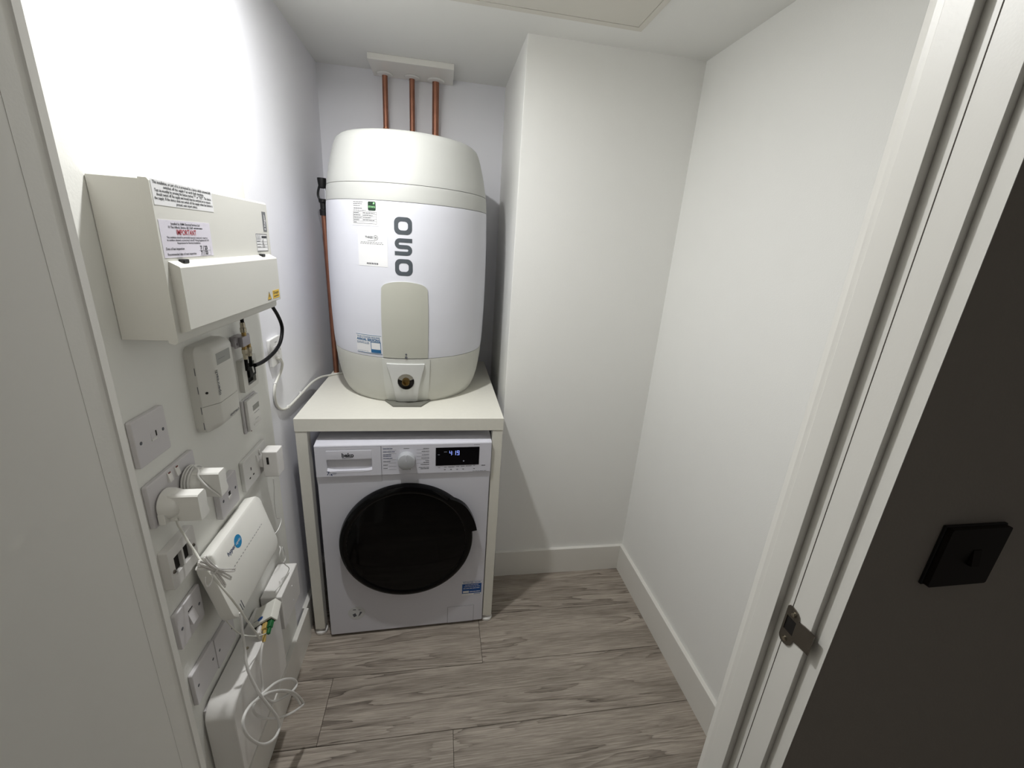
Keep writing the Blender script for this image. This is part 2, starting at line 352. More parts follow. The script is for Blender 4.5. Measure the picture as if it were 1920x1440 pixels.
PLUG2CABLE = [(-0.295, -0.8295, 1.0626), (-0.285, -0.8374, 1.0785), (-0.275, -0.8461, 1.0866), (-0.258, -0.8743, 1.0855), (-0.252, -0.8775, 1.0737), (-0.25, -0.873, 1.0585), (-0.258, -0.8552, 1.0347), (-0.275, -0.8281, 1.0094), (-0.285, -0.8249, 1.0039), (-0.29, -0.8306, 1.0103), (-0.31, -0.8102, 1.0003)]

# ------------------------------------------------------------------ setting
XL, XA, XB, XR = -0.337, -0.345, 0.4401, 1.0844
YB, YF = 0.512, -1.19
HALL_Y = -1.3012
BB = 0.137
floor = struct(MB().box((-1.2, -2.45, -0.06), (2.2, 0.7, -0.004)).build('floor', M_DARKLINE, smooth=0), 'grey oak plank floor')
random.seed(4)
pl_y = [-0.232 + 0.221 * k for k in range(-10, 5)]
joints = {-0.674: [-0.196, 1.09], -0.453: [0.345], -0.895: [0.227], -0.232: [-0.55]}
for y0 in pl_y:
    y1 = y0 + 0.221
    if y1 > 0.75: continue
    key = min(joints, key=lambda k: abs(k - y0))
    js = joints[key] if abs(key - y0) < 0.02 else [random.uniform(-0.6, 0.4), random.uniform(0.8, 1.6)]
    xs = [-1.2] + js + [2.2]
    for a, b in zip(xs, xs[1:]):
        MB().box((-(b - a) / 2 + 0.0006, -0.1105 + 0.0007, -0.004), ((b - a) / 2 - 0.0006, 0.1105 - 0.0007, 0.0), 0.0008, 1).build('floor_plank', M_WOOD, floor, smooth=0, loc=((a + b) / 2, (y0 + y1) / 2, 0))
ceil = struct(MB().box((-0.6, YF, CEIL), (1.35, 0.75, CEIL + 0.05)).build('ceiling', M_CEIL, smooth=0))
wl = struct(MB().box((-0.46, YF, 0), (XA, 0.62, CEIL + 0.02)).build('wall_left', M_COOL, smooth=0), 'white left wall')
MB().box((XA, YF, BB), (XL, -0.345, CEIL), 0.0012, 2).build('backing_board', M_BOARD, wl, smooth=0)['label'] = 'warm white painted backing board for the electrics'
struct(MB().box((-0.46, YB, 0), (XB + 0.05, YB + 0.1, CEIL + 0.02)).build('wall_back', M_COOL, smooth=0))
struct(MB().box((XB, 0.0, 0), (XR + 0.02, YB + 0.1, CEIL + 0.02), 0.002, 2).build('wall_boxing', M_WALL, smooth=0), 'white boxed-out wall corner right of the water cylinder')
struct(MB().box((XR, HALL_Y + 0.02, 0), (XR + 0.1, 0.2, CEIL + 0.02)).build('wall_right', M_WALL, smooth=0))
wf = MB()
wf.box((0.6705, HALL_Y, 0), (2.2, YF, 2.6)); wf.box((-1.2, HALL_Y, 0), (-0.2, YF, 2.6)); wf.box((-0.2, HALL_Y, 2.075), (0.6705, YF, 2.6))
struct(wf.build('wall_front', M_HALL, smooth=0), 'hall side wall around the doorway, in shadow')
# skirting: flat face with a small rounded top edge
def skirting(name, a, b, nrm, label):
    a = Vector((*a, 0)); b = Vector((*b, 0)); n = Vector((*nrm, 0)); t = 0.016
    prof = [(0, 0), (t, 0), (t, BB - 0.004), (t - 0.001, BB - 0.001), (t - 0.004, BB), (0, BB)]
    mb = MB(); L = (b - a).length
    M = Matrix.Translation(a) @ Matrix(((n.x, 0, (b - a).x / L, 0), (n.y, 0, (b - a).y / L, 0), (0, 1, 0, 0), (0, 0, 0, 1)))
    mb.prism(prof, L, M=M)
    return struct(mb.build(name, M_TRIM, smooth=25), label)
skirting('baseboard_back', (XB, 0.0), (XR - 0.016, 0.0), (0, -1), 'white skirting board along the boxed-out wall')
skirting('baseboard_right', (XR, YF), (XR, 0.0), (-1, 0), 'white skirting board along the right wall')
skirting('baseboard_left', (XL, YF), (XL, -0.262), (1, 0), 'white skirting board below the electrics')
skirting('baseboard_alcove', (XA, -0.262), (XA, YB), (1, 0), 'white skirting board beside the washing machine')
# right door frame
trim = struct(MB().box((0.661, -1.281, 0), (0.6704, -1.19, 2.075), 0.0006, 1).build('trim_1', M_TRIM, smooth=0), 'white door lining on the latch side')
MB().box((0.649, -1.2325, 0), (0.661, -1.2026, 2.055), 0.001, 2).build('door_stop', M_TRIM, trim, smooth=30)
MB().prism([(0.6609, -1.2026), (0.6515, -1.2026), (0.6512, -1.1935), (0.6545, -1.1915), (0.6560, -1.181), (0.660, -1.178), (0.715, -1.174), (0.715, -1.1899), (0.6609, -1.1899)], 2.1).build('architrave', M_TRIM, trim, smooth=20)
MB().box((0.6604, -1.2478, 0), (0.6615, -1.2472, 2.05)).build('seal_groove', mat('seal_line', (104, 98, 92), 0.8), trim, smooth=0)
MB().box((0.6693, HALL_Y - 0.0006, 0), (0.6704, -1.2812, 2.075)).build('reveal_edge', M_TRIM, trim, smooth=0)
# strike plate (lip towards the hall)
sp_out = []
for i in range(9):
    a = math.radians(95 + 85 * (i / 8) - 0) ; sp_out.append((0, 0))
sp_out = [(-1.2323, 1.0535), (-1.2345, 1.0565), (-1.2385, 1.0575), (-1.244, 1.0570), (-1.2495, 1.0550), (-1.2530, 1.0515), (-1.2543, 1.0470), (-1.2545, 1.0455), (-1.263, 1.0475), (-1.2725, 1.0485), (-1.2725, 1.0135), (-1.263, 1.0125), (-1.2545, 1.0105), (-1.2540, 1.0060), (-1.2520, 1.0000), (-1.2485, 0.9960), (-1.243, 0.9945), (-1.237, 0.9950), (-1.2338, 0.9980), (-1.2323, 1.0020)]
KJ = 0.9761
sp_out = [(-1.63596 + (y + 1.63596) * KJ, 1.51961 + (z - 1.51961) * KJ) for y, z in sp_out]
F_J = frame((0.6608, 0, 0), (0, -1, 0), (0, 0, 1))     # faces -x
sp = MB().prism([(-y, z) for y, z in sp_out], 0.0016, holes=[[(1.2450, 1.0285), (1.2606, 1.0285), (1.2606, 1.0515), (1.2450, 1.0515)]], M=F_J)
sp.box((0.6592, -1.2880, 1.0260), (0.6608, -1.2806, 1.0595), M=None)
spo = sp.build('strike_plate', M_STEEL, trim, smooth=30); spo['label'] = 'satin metal strike plate with two screws'
MB().box((0.6602, -1.2606, 1.0285), (0.6607, -1.2450, 1.0515)).build('latch_hole', M_HOLE, spo, smooth=0)
for (y, z) in ((-1.2543, 1.0602), (-1.2523, 1.0158)):
    MB().lathe([(0, 0.0028), (0.0028, 0.0026), (0.0036, 0.0012), (0.0038, 0)], 14, M=frame((0.6592, y, z), (0, -1, 0), (0, 0, 1))).build('screw', M_NICKEL, spo)
# left door frame and open leaf
tl = struct(MB().box((-0.2, -1.222, 0), (-0.172, YF, 2.075)).build('trim_2', M_TRIM, smooth=0), 'white door lining on the hinge side')
MB().box((-0.172, -1.222, 0), (-0.149, -1.2026, 2.055)).build('door_stop', M_TRIM, tl, smooth=30)
MB().prism([(-0.2, -1.2026), (-0.1515, -1.2026), (-0.1512, -1.1935), (-0.1500, -1.1915), (-0.1510, -1.181), (-0.155, -1.178), (-0.215, -1.174), (-0.215, -1.19), (-0.2, -1.19)], 2.1).build('architrave', M_TRIM, tl, smooth=20)
hd = struct(MB().box((-0.2, -1.281, 2.055), (0.6704, YF, 2.075)).build('trim_3', M_TRIM, smooth=0), 'white door lining head')
MB().box((-0.172, -1.2325, 2.03), (0.661, -1.2026, 2.055)).build('door_stop', M_TRIM, hd, smooth=0)
dl = struct(MB().box((-0.190, -2.03, 0.008), (-0.1491, -1.2221, 2.045)).build('door_1', M_LEAF_D, smooth=30), 'white door leaf standing open beside the viewer')
# ceiling hatch
h = tag(empty('access_hatch', (0.46, -0.42, CEIL)), 'flush painted access hatch panel in the ceiling', 'hatch')
fr_o = [(0.315, 0.29), (-0.34, 0.29), (-0.34, -0.27), (0.315, -0.27)]; fr_i = [(0.297, 0.268), (-0.322, 0.268), (-0.322, -0.248), (0.297, -0.248)]
MB().prism(fr_o, -0.004, holes=[fr_i]).build('frame', M_HATCH, h, smooth=0)
MB().box((-0.3205, -0.2465, -0.003), (0.2955, 0.2665, 0.0)).build('panel', M_HATCH, h, smooth=0)
# recessed downlight in the ceiling
d = tag(empty('ceiling_downlight', (LIGHT[0], LIGHT[1], CEIL)), 'small round recessed downlight in the ceiling above the electrics', 'light')
MB().lathe([(0.030, -0.003), (0.033, -0.006), (0.041, -0.005), (0.043, 0.0), (0.030, 0.0), (0.030, -0.003)], 32).build('trim_ring', M_PLAST, d)
MB().lathe([(0, -0.001), (0.0295, -0.001), (0.0295, 0.0), (0, 0.0)], 32).build('lens', M_LENS, d)

# ------------------------------------------------------------------ shelf table
TX0, TX1, TY0, TY1, TZ, TZB = -0.306, 0.3987, -0.2642, 0.503, 0.934, 0.8873
t = tag(empty('table', ((TX0 + TX1) / 2, TY0, 0)), 'cream table over the washing machine carrying the water cylinder', 'table')
MB().box((TX0, TY0, TZB), (TX1, TY1, TZ), 0.0015, 2).build('tabletop', M_CREAM, t).location = (-(TX0 + TX1) / 2, -TY0, 0)
leg = None
for x in (TX0 + 0.0010, TX1 - 0.0380):
    for y in (TY0 + 0.002, TY1 - 0.039):
        l = MB().box((x, y, 0.026), (x + 0.037, y + 0.037, TZB), 0.002, 2).build('leg', M_CREAM, t); l.location = (-(TX0 + TX1) / 2, -TY0, 0)
        MB().lathe([(0, 0), (0.023, 0), (0.0245, 0.004), (0.023, 0.010), (0.012, 0.014), (0.010, 0.027), (0, 0.027)], 24, M=Matrix.Translation((x + 0.0185, y + 0.0185, 0))).build('foot', M_PLASTG, l)

# ------------------------------------------------------------------ washing machine
wm = tag(empty('washing_machine', (-0.242, -0.2828, 0), (0, 0, 0.025)), 'white front-loading washer dryer with a black round door, under the table', 'washing machine')
cab = MB().box((0.0, 0.0, 0.012), (0.60, 0.50, 0.838), 0.004, 2).build('cabinet', M_WM, wm)
MB().box((-0.001, 0.038, 0.838), (0.601, 0.505, 0.853), 0.003, 2).build('worktop', M_WM, wm)
for x in (0.04, 0.53):
    for y in (0.04, 0.43): MB().cyl(0.018, 0.018, 0, 0.014, 14, M=Matrix.Translation((x, y, 0))).build('foot', M_DARK, wm)
# control panel profile in (y, z), extruded along x
FXW = lambda x: Matrix(((0, 0, 1, x), (1, 0, 0, 0), (0, 1, 0, 0), (0, 0, 0, 1)))
prof = [(0.0, 0.7005), (-0.0035, 0.7255), (-0.0060, 0.7285), (-0.0062, 0.843), (-0.0042, 0.8462), (0.038, 0.8525), (0.038, 0.700)]
cp = MB().prism(prof, 0.384, M=FXW(0.216)).build('control_panel', M_WMB, wm, smooth=22)
MB().prism([(-0.0062, 0.8405), (-0.0062, 0.843), (-0.0042, 0.8462), (0.038, 0.8525), (0.038, 0.8405)], 0.216, M=FXW(0.0)).build('top_strip', M_WMB, wm, smooth=22)
# detergent drawer front with recessed pull
dw = MB()
yo = -0.0068
def dprof(z0, z1): return [(0.010, z0), (yo, z0), (yo, z1), (0.010, z1)]
dw.prism([(0.0, 0.6970), (-0.0045, 0.7255), (yo, 0.7285), (yo, 0.8395), (0.012, 0.8395), (0.012, 0.6970)], 0.036, M=FXW(0.0005))
dw.prism([(0.0, 0.6970), (-0.0045, 0.7255), (yo, 0.7285), (yo, 0.8395), (0.012, 0.8395), (0.012, 0.6970)], 0.031, M=FXW(0.1835))
dw.prism([(0.0, 0.6970), (-0.0045, 0.7255), (yo, 0.7285), (yo, 0.7495), (0.012, 0.7495), (0.012, 0.6970)], 0.147, M=FXW(0.0365))
dw.prism(dprof(0.8295, 0.8395), 0.147, M=FXW(0.0365))
dr = dw.build('detergent_drawer', M_WMB, wm, smooth=22)
MB().prism([(0.016, 0.749), (0.018, 0.749), (0.018, 0.83), (0.016, 0.83)], 0.147, M=FXW(0.0365)).build('recess', M_WMR, dr, smooth=0)
def ledge(u, v):
    x = 0.0365 + 0.147 * u; dip = 0.006 * (1 - (2 * u - 1) ** 4)
    return (x, 0.016 - 0.0235 * v, 0.772 - dip - 0.0215 * v + 0.004 * v * (1 - v))
MB().grid(ledge, 24, 6).build('finger_ledge', M_WMB, dr, smooth=60)
MB().prism([(0.012, 0.7925), (-0.0075, 0.7925), (-0.0088, 0.796), (-0.0088, 0.824), (-0.0070, 0.8285), (0.012, 0.8285)], 0.147, M=FXW(0.0365)).build('pull_bar', M_WMB, dr, smooth=22)
Fw = lambda y: (lambda u, v: (u, y, v))
pr = Print(Fw(-0.0091)); pr.text('beko', 0.0215, 0.1060, 0.8095, fit=0.0390, bold=0.035); pr.poly([(0.0875, 0.7975), (0.1215, 0.8005), (0.1215, 0.8018), (0.0875, 0.7992)]); pr.build('brand_lettering', M_INK, dr)
pr = Print(Fw(-0.0071)); pr.text('7', 0.020, 0.0385, 0.7405, rot=-0.08).text('/', 0.015, 0.0440, 0.7385, bold=0.0).text('4', 0.014, 0.0490, 0.7355); pr.build('capacity_lettering', M_NAVY, dr)
pr = Print(Fw(-0.0071)); pr.dashes(0.053, 0.066, 0.742, 0.0022, 3, 0.3, 0.4).dashes(0.053, 0.064, 0.738, 0.0022, 4, 0.3, 0.4); pr.build('capacity_small_print', M_NAVY, dr)
# programme knob
kn = MB().lathe([(0, 0.0245), (0.026, 0.0240), (0.0290, 0.0225), (0.0300, 0.019), (0.0305, 0.003), (0.0315, 0.0), (0, 0)], 48, M=frame((0.3005, -0.0062, 0.7860), (1, 0, 0), (0, 0, 1))).build('programme_knob', M_WMK, wm)
MB().box((0.2990, -0.0320, 0.7905), (0.3020, -0.030, 0.8145), 0.0006, 1).build('pointer_ridge', M_WMB, kn)
# printed programme list
pl = Print(Fw(-0.0066))
rows = [(0.8300, 1), (0.8180, 1), (0.8070, 1), (0.8010, 1), (0.7925, 1), (0.7800, 0), (0.7665, 0), (0.7535, 0)]
bl = Print(Fw(-0.0066))
for i, (z, b) in enumerate(rows):
    (bl if b else pl).dashes(0.2215, 0.2215 + (0.032, 0.040, 0.027, 0.027, 0.031, 0.024, 0.015, 0.014)[i], z, 0.0030, i + 10, 0.22, 0.45)
for i, z in enumerate((0.8275, 0.8165, 0.8030, 0.7900, 0.7800, 0.7730, 0.7640, 0.7530, 0.7475)):
    w = (0.020, 0.026, 0.025, 0.028, 0.013, 0.020, 0.030, 0.036, 0.030)[i]
    pl.dashes(0.3780 - w, 0.3780, z, 0.0028, i + 30, 0.22, 0.45)
pl.dashes(0.291, 0.310, 0.8290, 0.0032, 51, 0.3, 0.5); pl.dashes(0.287, 0.314, 0.7465, 0.0032, 52, 0.25, 0.5)
for z in (0.8235, 0.8105, 0.7870, 0.7740, 0.7605, 0.7480): pl.rect(0.240, z - 0.0003, 0.266, z + 0.0003)
for z in (0.8235, 0.8100, 0.7970, 0.7840, 0.7700): pl.rect(0.335, z - 0.0003, 0.377, z + 0.0003)
for i, (a, b) in enumerate(((0.4105, 0.417), (0.431, 0.440), (0.446, 0.468), (0.474, 0.485), (0.491, 0.505), (0.509, 0.530), (0.537, 0.542))):
    pl.dashes(a, b, 0.7495 + 0.004 * (a - 0.41) / 0.13, 0.0028, 60 + i, 0.3, 0.5)
for i, a in enumerate((0.434, 0.456, 0.478, 0.500, 0.5395)): pl.rect(a - 0.003, 0.7395, a + 0.003, 0.7420)
pl.dashes(0.566, 0.580, 0.7535, 0.005, 70, 0.4, 0.6); pl.dashes(0.534, 0.585, 0.7310, 0.0024, 71, 0.1, 0.25); pl.dashes(0.536, 0.558, 0.8375, 0.002, 72)
pl.build('panel_lettering', M_INKS, wm); bl.build('panel_blue_lettering', M_NAVY, wm)
dp = MB().box((0.4010, -0.0072, 0.7570), (0.5565, -0.0040, 0.8290), 0.0008, 1).build('display', M_DISP, wm)
SEG = {'4': 'fgbc', '1': 'bc', '9': 'abcdfg'}
pr = Print(Fw(-0.0076))
def seg7(ch, u, v, w, h, tk):
    R = {'a': (u, v + h - tk, u + w, v + h), 'g': (u, v + h / 2 - tk / 2, u + w, v + h / 2 + tk / 2), 'd': (u, v, u + w, v + tk),
         'f': (u, v + h / 2, u + tk, v + h), 'b': (u + w - tk, v + h / 2, u + w, v + h), 'e': (u, v, u + tk, v + h / 2), 'c': (u + w - tk, v, u + w, v + h / 2)}
    for k in SEG[ch]: pr.rect(*R[k])
seg7('4', 0.4490, 0.7985, 0.0085, 0.0175, 0.0018); seg7('1', 0.4640, 0.7985, 0.0080, 0.0175, 0.0020); seg7('9', 0.4755, 0.7985, 0.0090, 0.0175, 0.0020)
pr.rect(0.4600, 0.8025, 0.4616, 0.8041).rect(0.4600, 0.8095, 0.4616, 0.8111)
pr.build('digits', M_LED, dp)
pr = Print(Fw(-0.0076)); pr.dashes(0.430, 0.441, 0.812, 0.003, 5, 0.25, 0.3); pr.dashes(0.4085, 0.415, 0.8015, 0.003, 6, 0.3, 0.4); pr.poly([(0.5005 + a, 0.774 + b) for a, b in circ(0.0026, 10)]); pr.build('icons', M_LEDDIM, dp)
# door
DC = (0.301, 0.447)
Fd = frame((DC[0], 0.0, DC[1]), (1, 0, 0), (0, 0, 1))
door = MB().lathe([(0.2380, 0.0), (0.2430, 0.004), (0.2430, 0.018), (0.2395, 0.027), (0.2310, 0.0325), (0.2240, 0.0335), (0.2180, 0.0310), (0.2150, 0.0290), (0.2150, 0.0)], 96, M=Fd).build('door', M_BLK, wm)
MB().lathe([(0.2150, 0.0285), (0.20, 0.0300), (0.15, 0.0330), (0.08, 0.0350), (0.0, 0.0355)], 72, M=Fd).build('glass', M_GLASS, door)
hp = []
for i in range(15):
    a = math.radians(10 + 41 * i / 14); k = math.sin(math.pi * min(1, (1 - i / 14) * 2.2) / 2) if i > 7 else 1.0
    hp.append((0.2415 + 0.0185 * (k if i > 7 else 1.0), a))
outer = [(r * math.cos(a), r * math.sin(a)) for r, a in hp]; inner = [(0.222 * math.cos(math.radians(10 + 41 * i / 14)), 0.222 * math.sin(math.radians(10 + 41 * i / 14))) for i in range(14, -1, -1)]
MB().prism(outer + inner, 0.022, M=Fd @ Matrix.Translation((0, 0, 0.0135))).build('handle', M_BLK, door, smooth=30)
# filter flap, stickers
ff = MB().box((0.4560, -0.0008, 0.0145), (0.5620, 0.004, 0.0970)).build('filter_flap', M_WM, wm, smooth=0)
pr = Print(Fw(-0.0010)); pr.frame(0.4552, 0.0137, 0.5628, 0.0978, 0.0009); pr.build('flap_gap', M_GREY, ff)
st = MB().box((0.5120, -0.0006, 0.1505), (0.5905, 0.0, 0.2205)).build('register_sticker', M_BLUE, wm); st['label'] = 'blue and white registration sticker'
pr = Print(Fw(-0.0009)); pr.rect(0.5120, 0.2085, 0.5905, 0.2205).rect(0.5120, 0.1505, 0.5905, 0.1600).rect(0.5160, 0.1630, 0.5400, 0.1730); pr.build('white_areas', M_PAPER, st)
pr = Print(Fw(-0.0011)); pr.text('REGISTER NOW', 0.0105, 0.5512, 0.2145, fit=0.072); pr.dashes(0.560, 0.586, 0.1555, 0.004, 4, 0.3, 0.5); pr.build('blue_lettering', M_BLUE, st)
pr = Print(Fw(-0.0011)); pr.dashes(0.524, 0.580, 0.2025, 0.0035, 1).dashes(0.520, 0.584, 0.1945, 0.0035, 2).dashes(0.517, 0.586, 0.1855, 0.0045, 3).dashes(0.543, 0.586, 0.1680, 0.0060, 7, 0.25, 0.35); pr.build('white_lettering', M_PAPER, st)
rs = MB().cyl(0.032, 0.032, 0, 0.0005, 40, M=frame((0.1010, 0.0, 0.1125), (1, 0, 0), (0, 0, 1))).build('round_sticker', M_PTAPE, wm); rs['label'] = 'round clear sticker'
pr = Print(Fw(-0.0008)); pr.rect(0.088, 0.1275, 0.099, 0.1315).poly([(0.090, 0.093), (0.101, 0.099), (0.096, 0.113), (0.085, 0.107)]).poly([(0.105, 0.094), (0.113, 0.101), (0.122, 0.116), (0.114, 0.118)]).rect(0.108, 0.126, 0.116, 0.1285); pr.build('faint_marks', M_INKS, rs)

# ------------------------------------------------------------------ hot water cylinder
AX, AY = 0.048, 0.144
cy = tag(empty('water_cylinder', (AX, AY, TZ)), 'tall white and grey hot water cylinder standing on the cream table', 'water cylinder')
KN = [(0.934, 0.2490), (0.950, 0.2585), (0.975, 0.2690), (1.009, 0.2785), (1.050, 0.2855), (1.090, 0.2905), (1.165, 0.2960), (1.260, 0.2990), (1.360, 0.3000), (1.450, 0.2995), (1.520, 0.2985), (1.631, 0.2950), (1.688, 0.2900), (1.757, 0.2765), (1.800, 0.2650), (1.822, 0.2575)]
KZ = [k[0] for k in KN]; KR = [k[1] for k in KN]
def rad(z): return float(np.interp(z, KZ, KR))
def prof_z(z0, z1, n, off=0.0):
    zs = np.linspace(z0, z1, n)
    rr = [rad(z) for z in zs]
    return [(r + off, float(z) - TZ) for r, z in zip(rr, zs)]
def lathe_part(name, z0, z1, m, n=14, extra=()):
    p = prof_z(z0, z1, n); p[0] = (p[0][0] - 0.0008, p[0][1]); 
    if not extra: p[-1] = (p[-1][0] - 0.0008, p[-1][1])
    p = [(p[0][0] - 0.006, p[0][1])] + p + (list(extra) if extra else [(p[-1][0] - 0.006, p[-1][1])])
    return MB().lathe(p, 128).build(name, m, cy, smooth=50)
lathe_part('lower_cap', 0.9340, 1.1150, M_CAPG, 24, ())
lathe_part('jacket', 1.1165, 1.6315, M_BODY, 40)
lathe_part('upper_band', 1.6330, 1.6845, M_CAP, 8)
lathe_part('top_cap', 1.6860, 1.8220, M_CAP, 14, extra=[(0.2505, 1.8365 - TZ), (0.240, 1.8450 - TZ), (0.220, 1.8490 - TZ), (0.12, 1.852 - TZ), (0, 1.852 - TZ)])
MB().lathe([(0, 0.003), (0.20, 0.003)] + prof_z(0.94, 1.82, 30, -0.005), 64).build('core', M_GAP, cy)
def cfn(th0, z0, off):      # print on the jacket: u along the girth, v up, measured from (th0, z0)
    def f(u, v):
        z = z0 + v; r = rad(z) + off; th = th0 + u / 0.30
        return (r * math.sin(th), -r * math.cos(th), z - TZ)
    return f
def cgrid(name, m, parent, th0, th1, z0, z1, off, nu=16, nv=8, edge=None):
    def fo(u, v):
        a, b = (th0, th1) if edge is None else edge(z0 + (z1 - z0) * v)
        th = a + (b - a) * u; z = z0 + (z1 - z0) * v; r = rad(z) + off
        return (r * math.sin(th), -r * math.cos(th), z - TZ)
    mb = MB(); mb.grid(fo, nu, nv)
    # side walls so the panel has thickness
    ring = [fo(i / nu, 0) for i in range(nu + 1)] + [fo(1, j / nv) for j in range(1, nv + 1)] + [fo(i / nu, 1) for i in range(nu - 1, -1, -1)] + [fo(0, j / nv) for j in range(nv - 1, 0, -1)]
    def pull(p):
        v = Vector((p[0], p[1], 0)); k = (v.length - off - 0.001) / v.length; return (p[0] * k, p[1] * k, p[2])
    inn = [pull(p) for p in ring]
    for i in range(len(ring)):
        j = (i + 1) % len(ring); mb.poly([ring[i], ring[j], inn[j], inn[i]])
    bmesh.ops.remove_doubles(mb.bm, verts=mb.bm.verts, dist=1e-6)
    return mb.build(name, m, parent, smooth=40)
# grey front panel with arched top
def arch(u, v, off=0.0035):
    th = -0.262 + 0.532 * u; s_ = 2 * u - 1
    top = 1.3845 - 0.0135 * s_ ** 2 - 0.010 * abs(s_) ** 12
    z = 1.1180 + (top - 1.1180) * v
    k = 1.0 - 0.045 * max(0.0, (v - 0.5) / 0.5) ** 2
    th = 0.004 + (th - 0.004) * k; r = rad(z) + off
    return (r * math.sin(th), -r * math.cos(th), z - TZ)
mb = MB().grid(arch, 24, 20)
ring = [arch(i / 24, 0) for i in range(25)] + [arch(1, j / 20) for j in range(1, 21)] + [arch(i / 24, 1) for i in range(23, -1, -1)] + [arch(0, j / 20) for j in range(19, 0, -1)]
for i in range(len(ring)):
    j = (i + 1) % len(ring); k = 0.985; mb.poly([ring[i], ring[j], (ring[j][0] * k, ring[j][1] * k, ring[j][2]), (ring[i][0] * k, ring[i][1] * k, ring[i][2])])
bmesh.ops.remove_doubles(mb.bm, verts=mb.bm.verts, dist=1e-6)
pn = mb.build('front_panel', M_PANG, cy, smooth=40)
for z, r_ in ((1.133, 0.0035), (1.1215, 0.0045)):
    p = cfn(0.012, z, 0.0036)(0, 0)
    MB().cyl(r_, r_ * 0.8, 0, 0.002, 12, M=frame(p, (1, 0, 0), (0, 0, 1))).build('screw', M_INKS, pn)
# lower service insert
ins = cgrid('service_insert', mat('cylinder_insert', (212, 213, 207), 0.5), cy, -0.278, 0.300, 0.9370, 1.1150, 0.003, 20, 10)
def edge(z):
    t_ = (z - 0.9370) / (1.098 - 0.9370); w = 0.150 + 0.085 * t_ ** 2.2
    return (0.006 - w, 0.006 + w)
# raised cover with a round opening: ring of quads between the opening and the outline
HZ, HR = 1.0300, 0.0300
Fh = cfn(0.004, HZ, 0.0105)
NS = 64
def outl(i):
    a = 2 * math.pi * i / NS; c, s_ = math.cos(a), math.sin(a)
    z0, z1 = 0.9400 - HZ, 1.0980 - HZ
    best = None
    for k in np.linspace(0.02, 0.2, 400):
        u, v = c * k, s_ * k
        if v < z0 or v > z1: break
        l, r = edge(HZ + v)
        if u < (l - 0.004) * 0.30 or u > (r - 0.004) * 0.30: break
        best = (u, v)
    return best
OUT = [outl(i) for i in range(NS)]
mb = MB(); rings = []
for t_ in (0.0, 0.15, 0.4, 0.7, 0.97, 1.0):
    rg = []
    for i in range(NS):
        a = 2 * math.pi * i / NS; u0, v0 = HR * math.cos(a), HR * math.sin(a)
        f = Fh if t_ < 0.99 else cfn(0.004, HZ, 0.002)
        rg.append(mb.bm.verts.new(f(u0 + (OUT[i][0] - u0) * t_, v0 + (OUT[i][1] - v0) * t_)))
    rings.append(rg)
for A, B in zip(rings, rings[1:]):
    for i in range(NS): mb.bm.faces.new((A[i], A[(i + 1) % NS], B[(i + 1) % NS], B[i]))
sc = mb.build('service_cover', M_PANL, ins, smooth=40)
rc = Fh(0, 0)
Fm = frame((rc[0], rc[1] + 0.001, rc[2]), (1, 0, 0), (0, 0, 1))
MB().lathe([(0.0302, 0.0), (0.0302, -0.0065), (0.0, -0.0065)], 40, M=Fm).build('opening', M_HOLE, ins)
bt = MB().lathe([(0.0140, -0.0065), (0.0140, 0.009), (0.0130, 0.011), (0.0095, 0.011), (0.0090, -0.002), (0.0, -0.002)], 28, M=Fm).build('drain_stub', M_BRASS, ins); bt['label'] = 'brass pipe stub'
ft = MB().prism([(-0.082, -0.238), (0.088, -0.238), (0.055, -0.300), (-0.045, -0.300)], 0.006).build('base_foot', mat('base_foot_shadow_grey', (120, 120, 112), 0.6), cy, smooth=0)  # flat foot plate; shadow under the cylinder is painted into its darker grey
# OSO lettering: rounded strokes wrapped on the jacket
def stroke_ring(pr, w, h, r_, tk, u0, v0):
    o = rrect(w, h, r_, 8, u0, v0); n_ = rrect(w - 2 * tk, h - 2 * tk, max(0.001, r_ - tk * 0.55), 8, u0, v0)
    for i in range(len(o)):
        j = (i + 1) % len(o); pr.poly([o[i], o[j], n_[j], n_[i]])
pr = Print(cfn(0.0, 1.5603, 0.0007)); stroke_ring(pr, 0.0570, 0.0535, 0.0175, 0.0130, -0.0005, 0.0); 
stroke_ring(pr, 0.0570, 0.0535, 0.0175, 0.0130, 0.0005, 1.4308 - 1.5603)
W, H, tk = 0.0560, 0.0535, 0.0128; v0 = 1.4955 - 1.5603
def Sarc(cx, cyy, ro, ri, a0, a1, n=8):
    for i in range(n):
        a, b = math.radians(a0 + (a1 - a0) * i / n), math.radians(a0 + (a1 - a0) * (i + 1) / n)
        pr.poly([(cx + ro * math.cos(a), cyy + ro * math.sin(a)), (cx + ro * math.cos(b), cyy + ro * math.sin(b)), (cx + ri * math.cos(b), cyy + ri * math.sin(b)), (cx + ri * math.cos(a), cyy + ri * math.sin(a))])
ro = H / 4 + tk / 4; ri = ro - tk
for sgn in (1, -1):
    cc = v0 + sgn * (H / 2 - ro)
    if sgn == 1:
        Sarc(-W / 2 + ro, cc, ro, max(ri, 0.001), 90, 270); pr.rect(-W / 2 + ro, cc + ro - tk, W / 2, cc + ro, 6)
    else:
        Sarc(W / 2 - ro, cc, ro, max(ri, 0.001), 90, -90); pr.rect(-W / 2, cc - ro, W / 2 - ro, cc - ro + tk, 6)
pr.rect(-W / 2 + ro, v0 - tk / 2, W / 2 - ro, v0 + tk / 2, 6)
lg = pr.build('brand_lettering', M_OSO, cy); lg['label'] = 'large charcoal upright brand lettering'
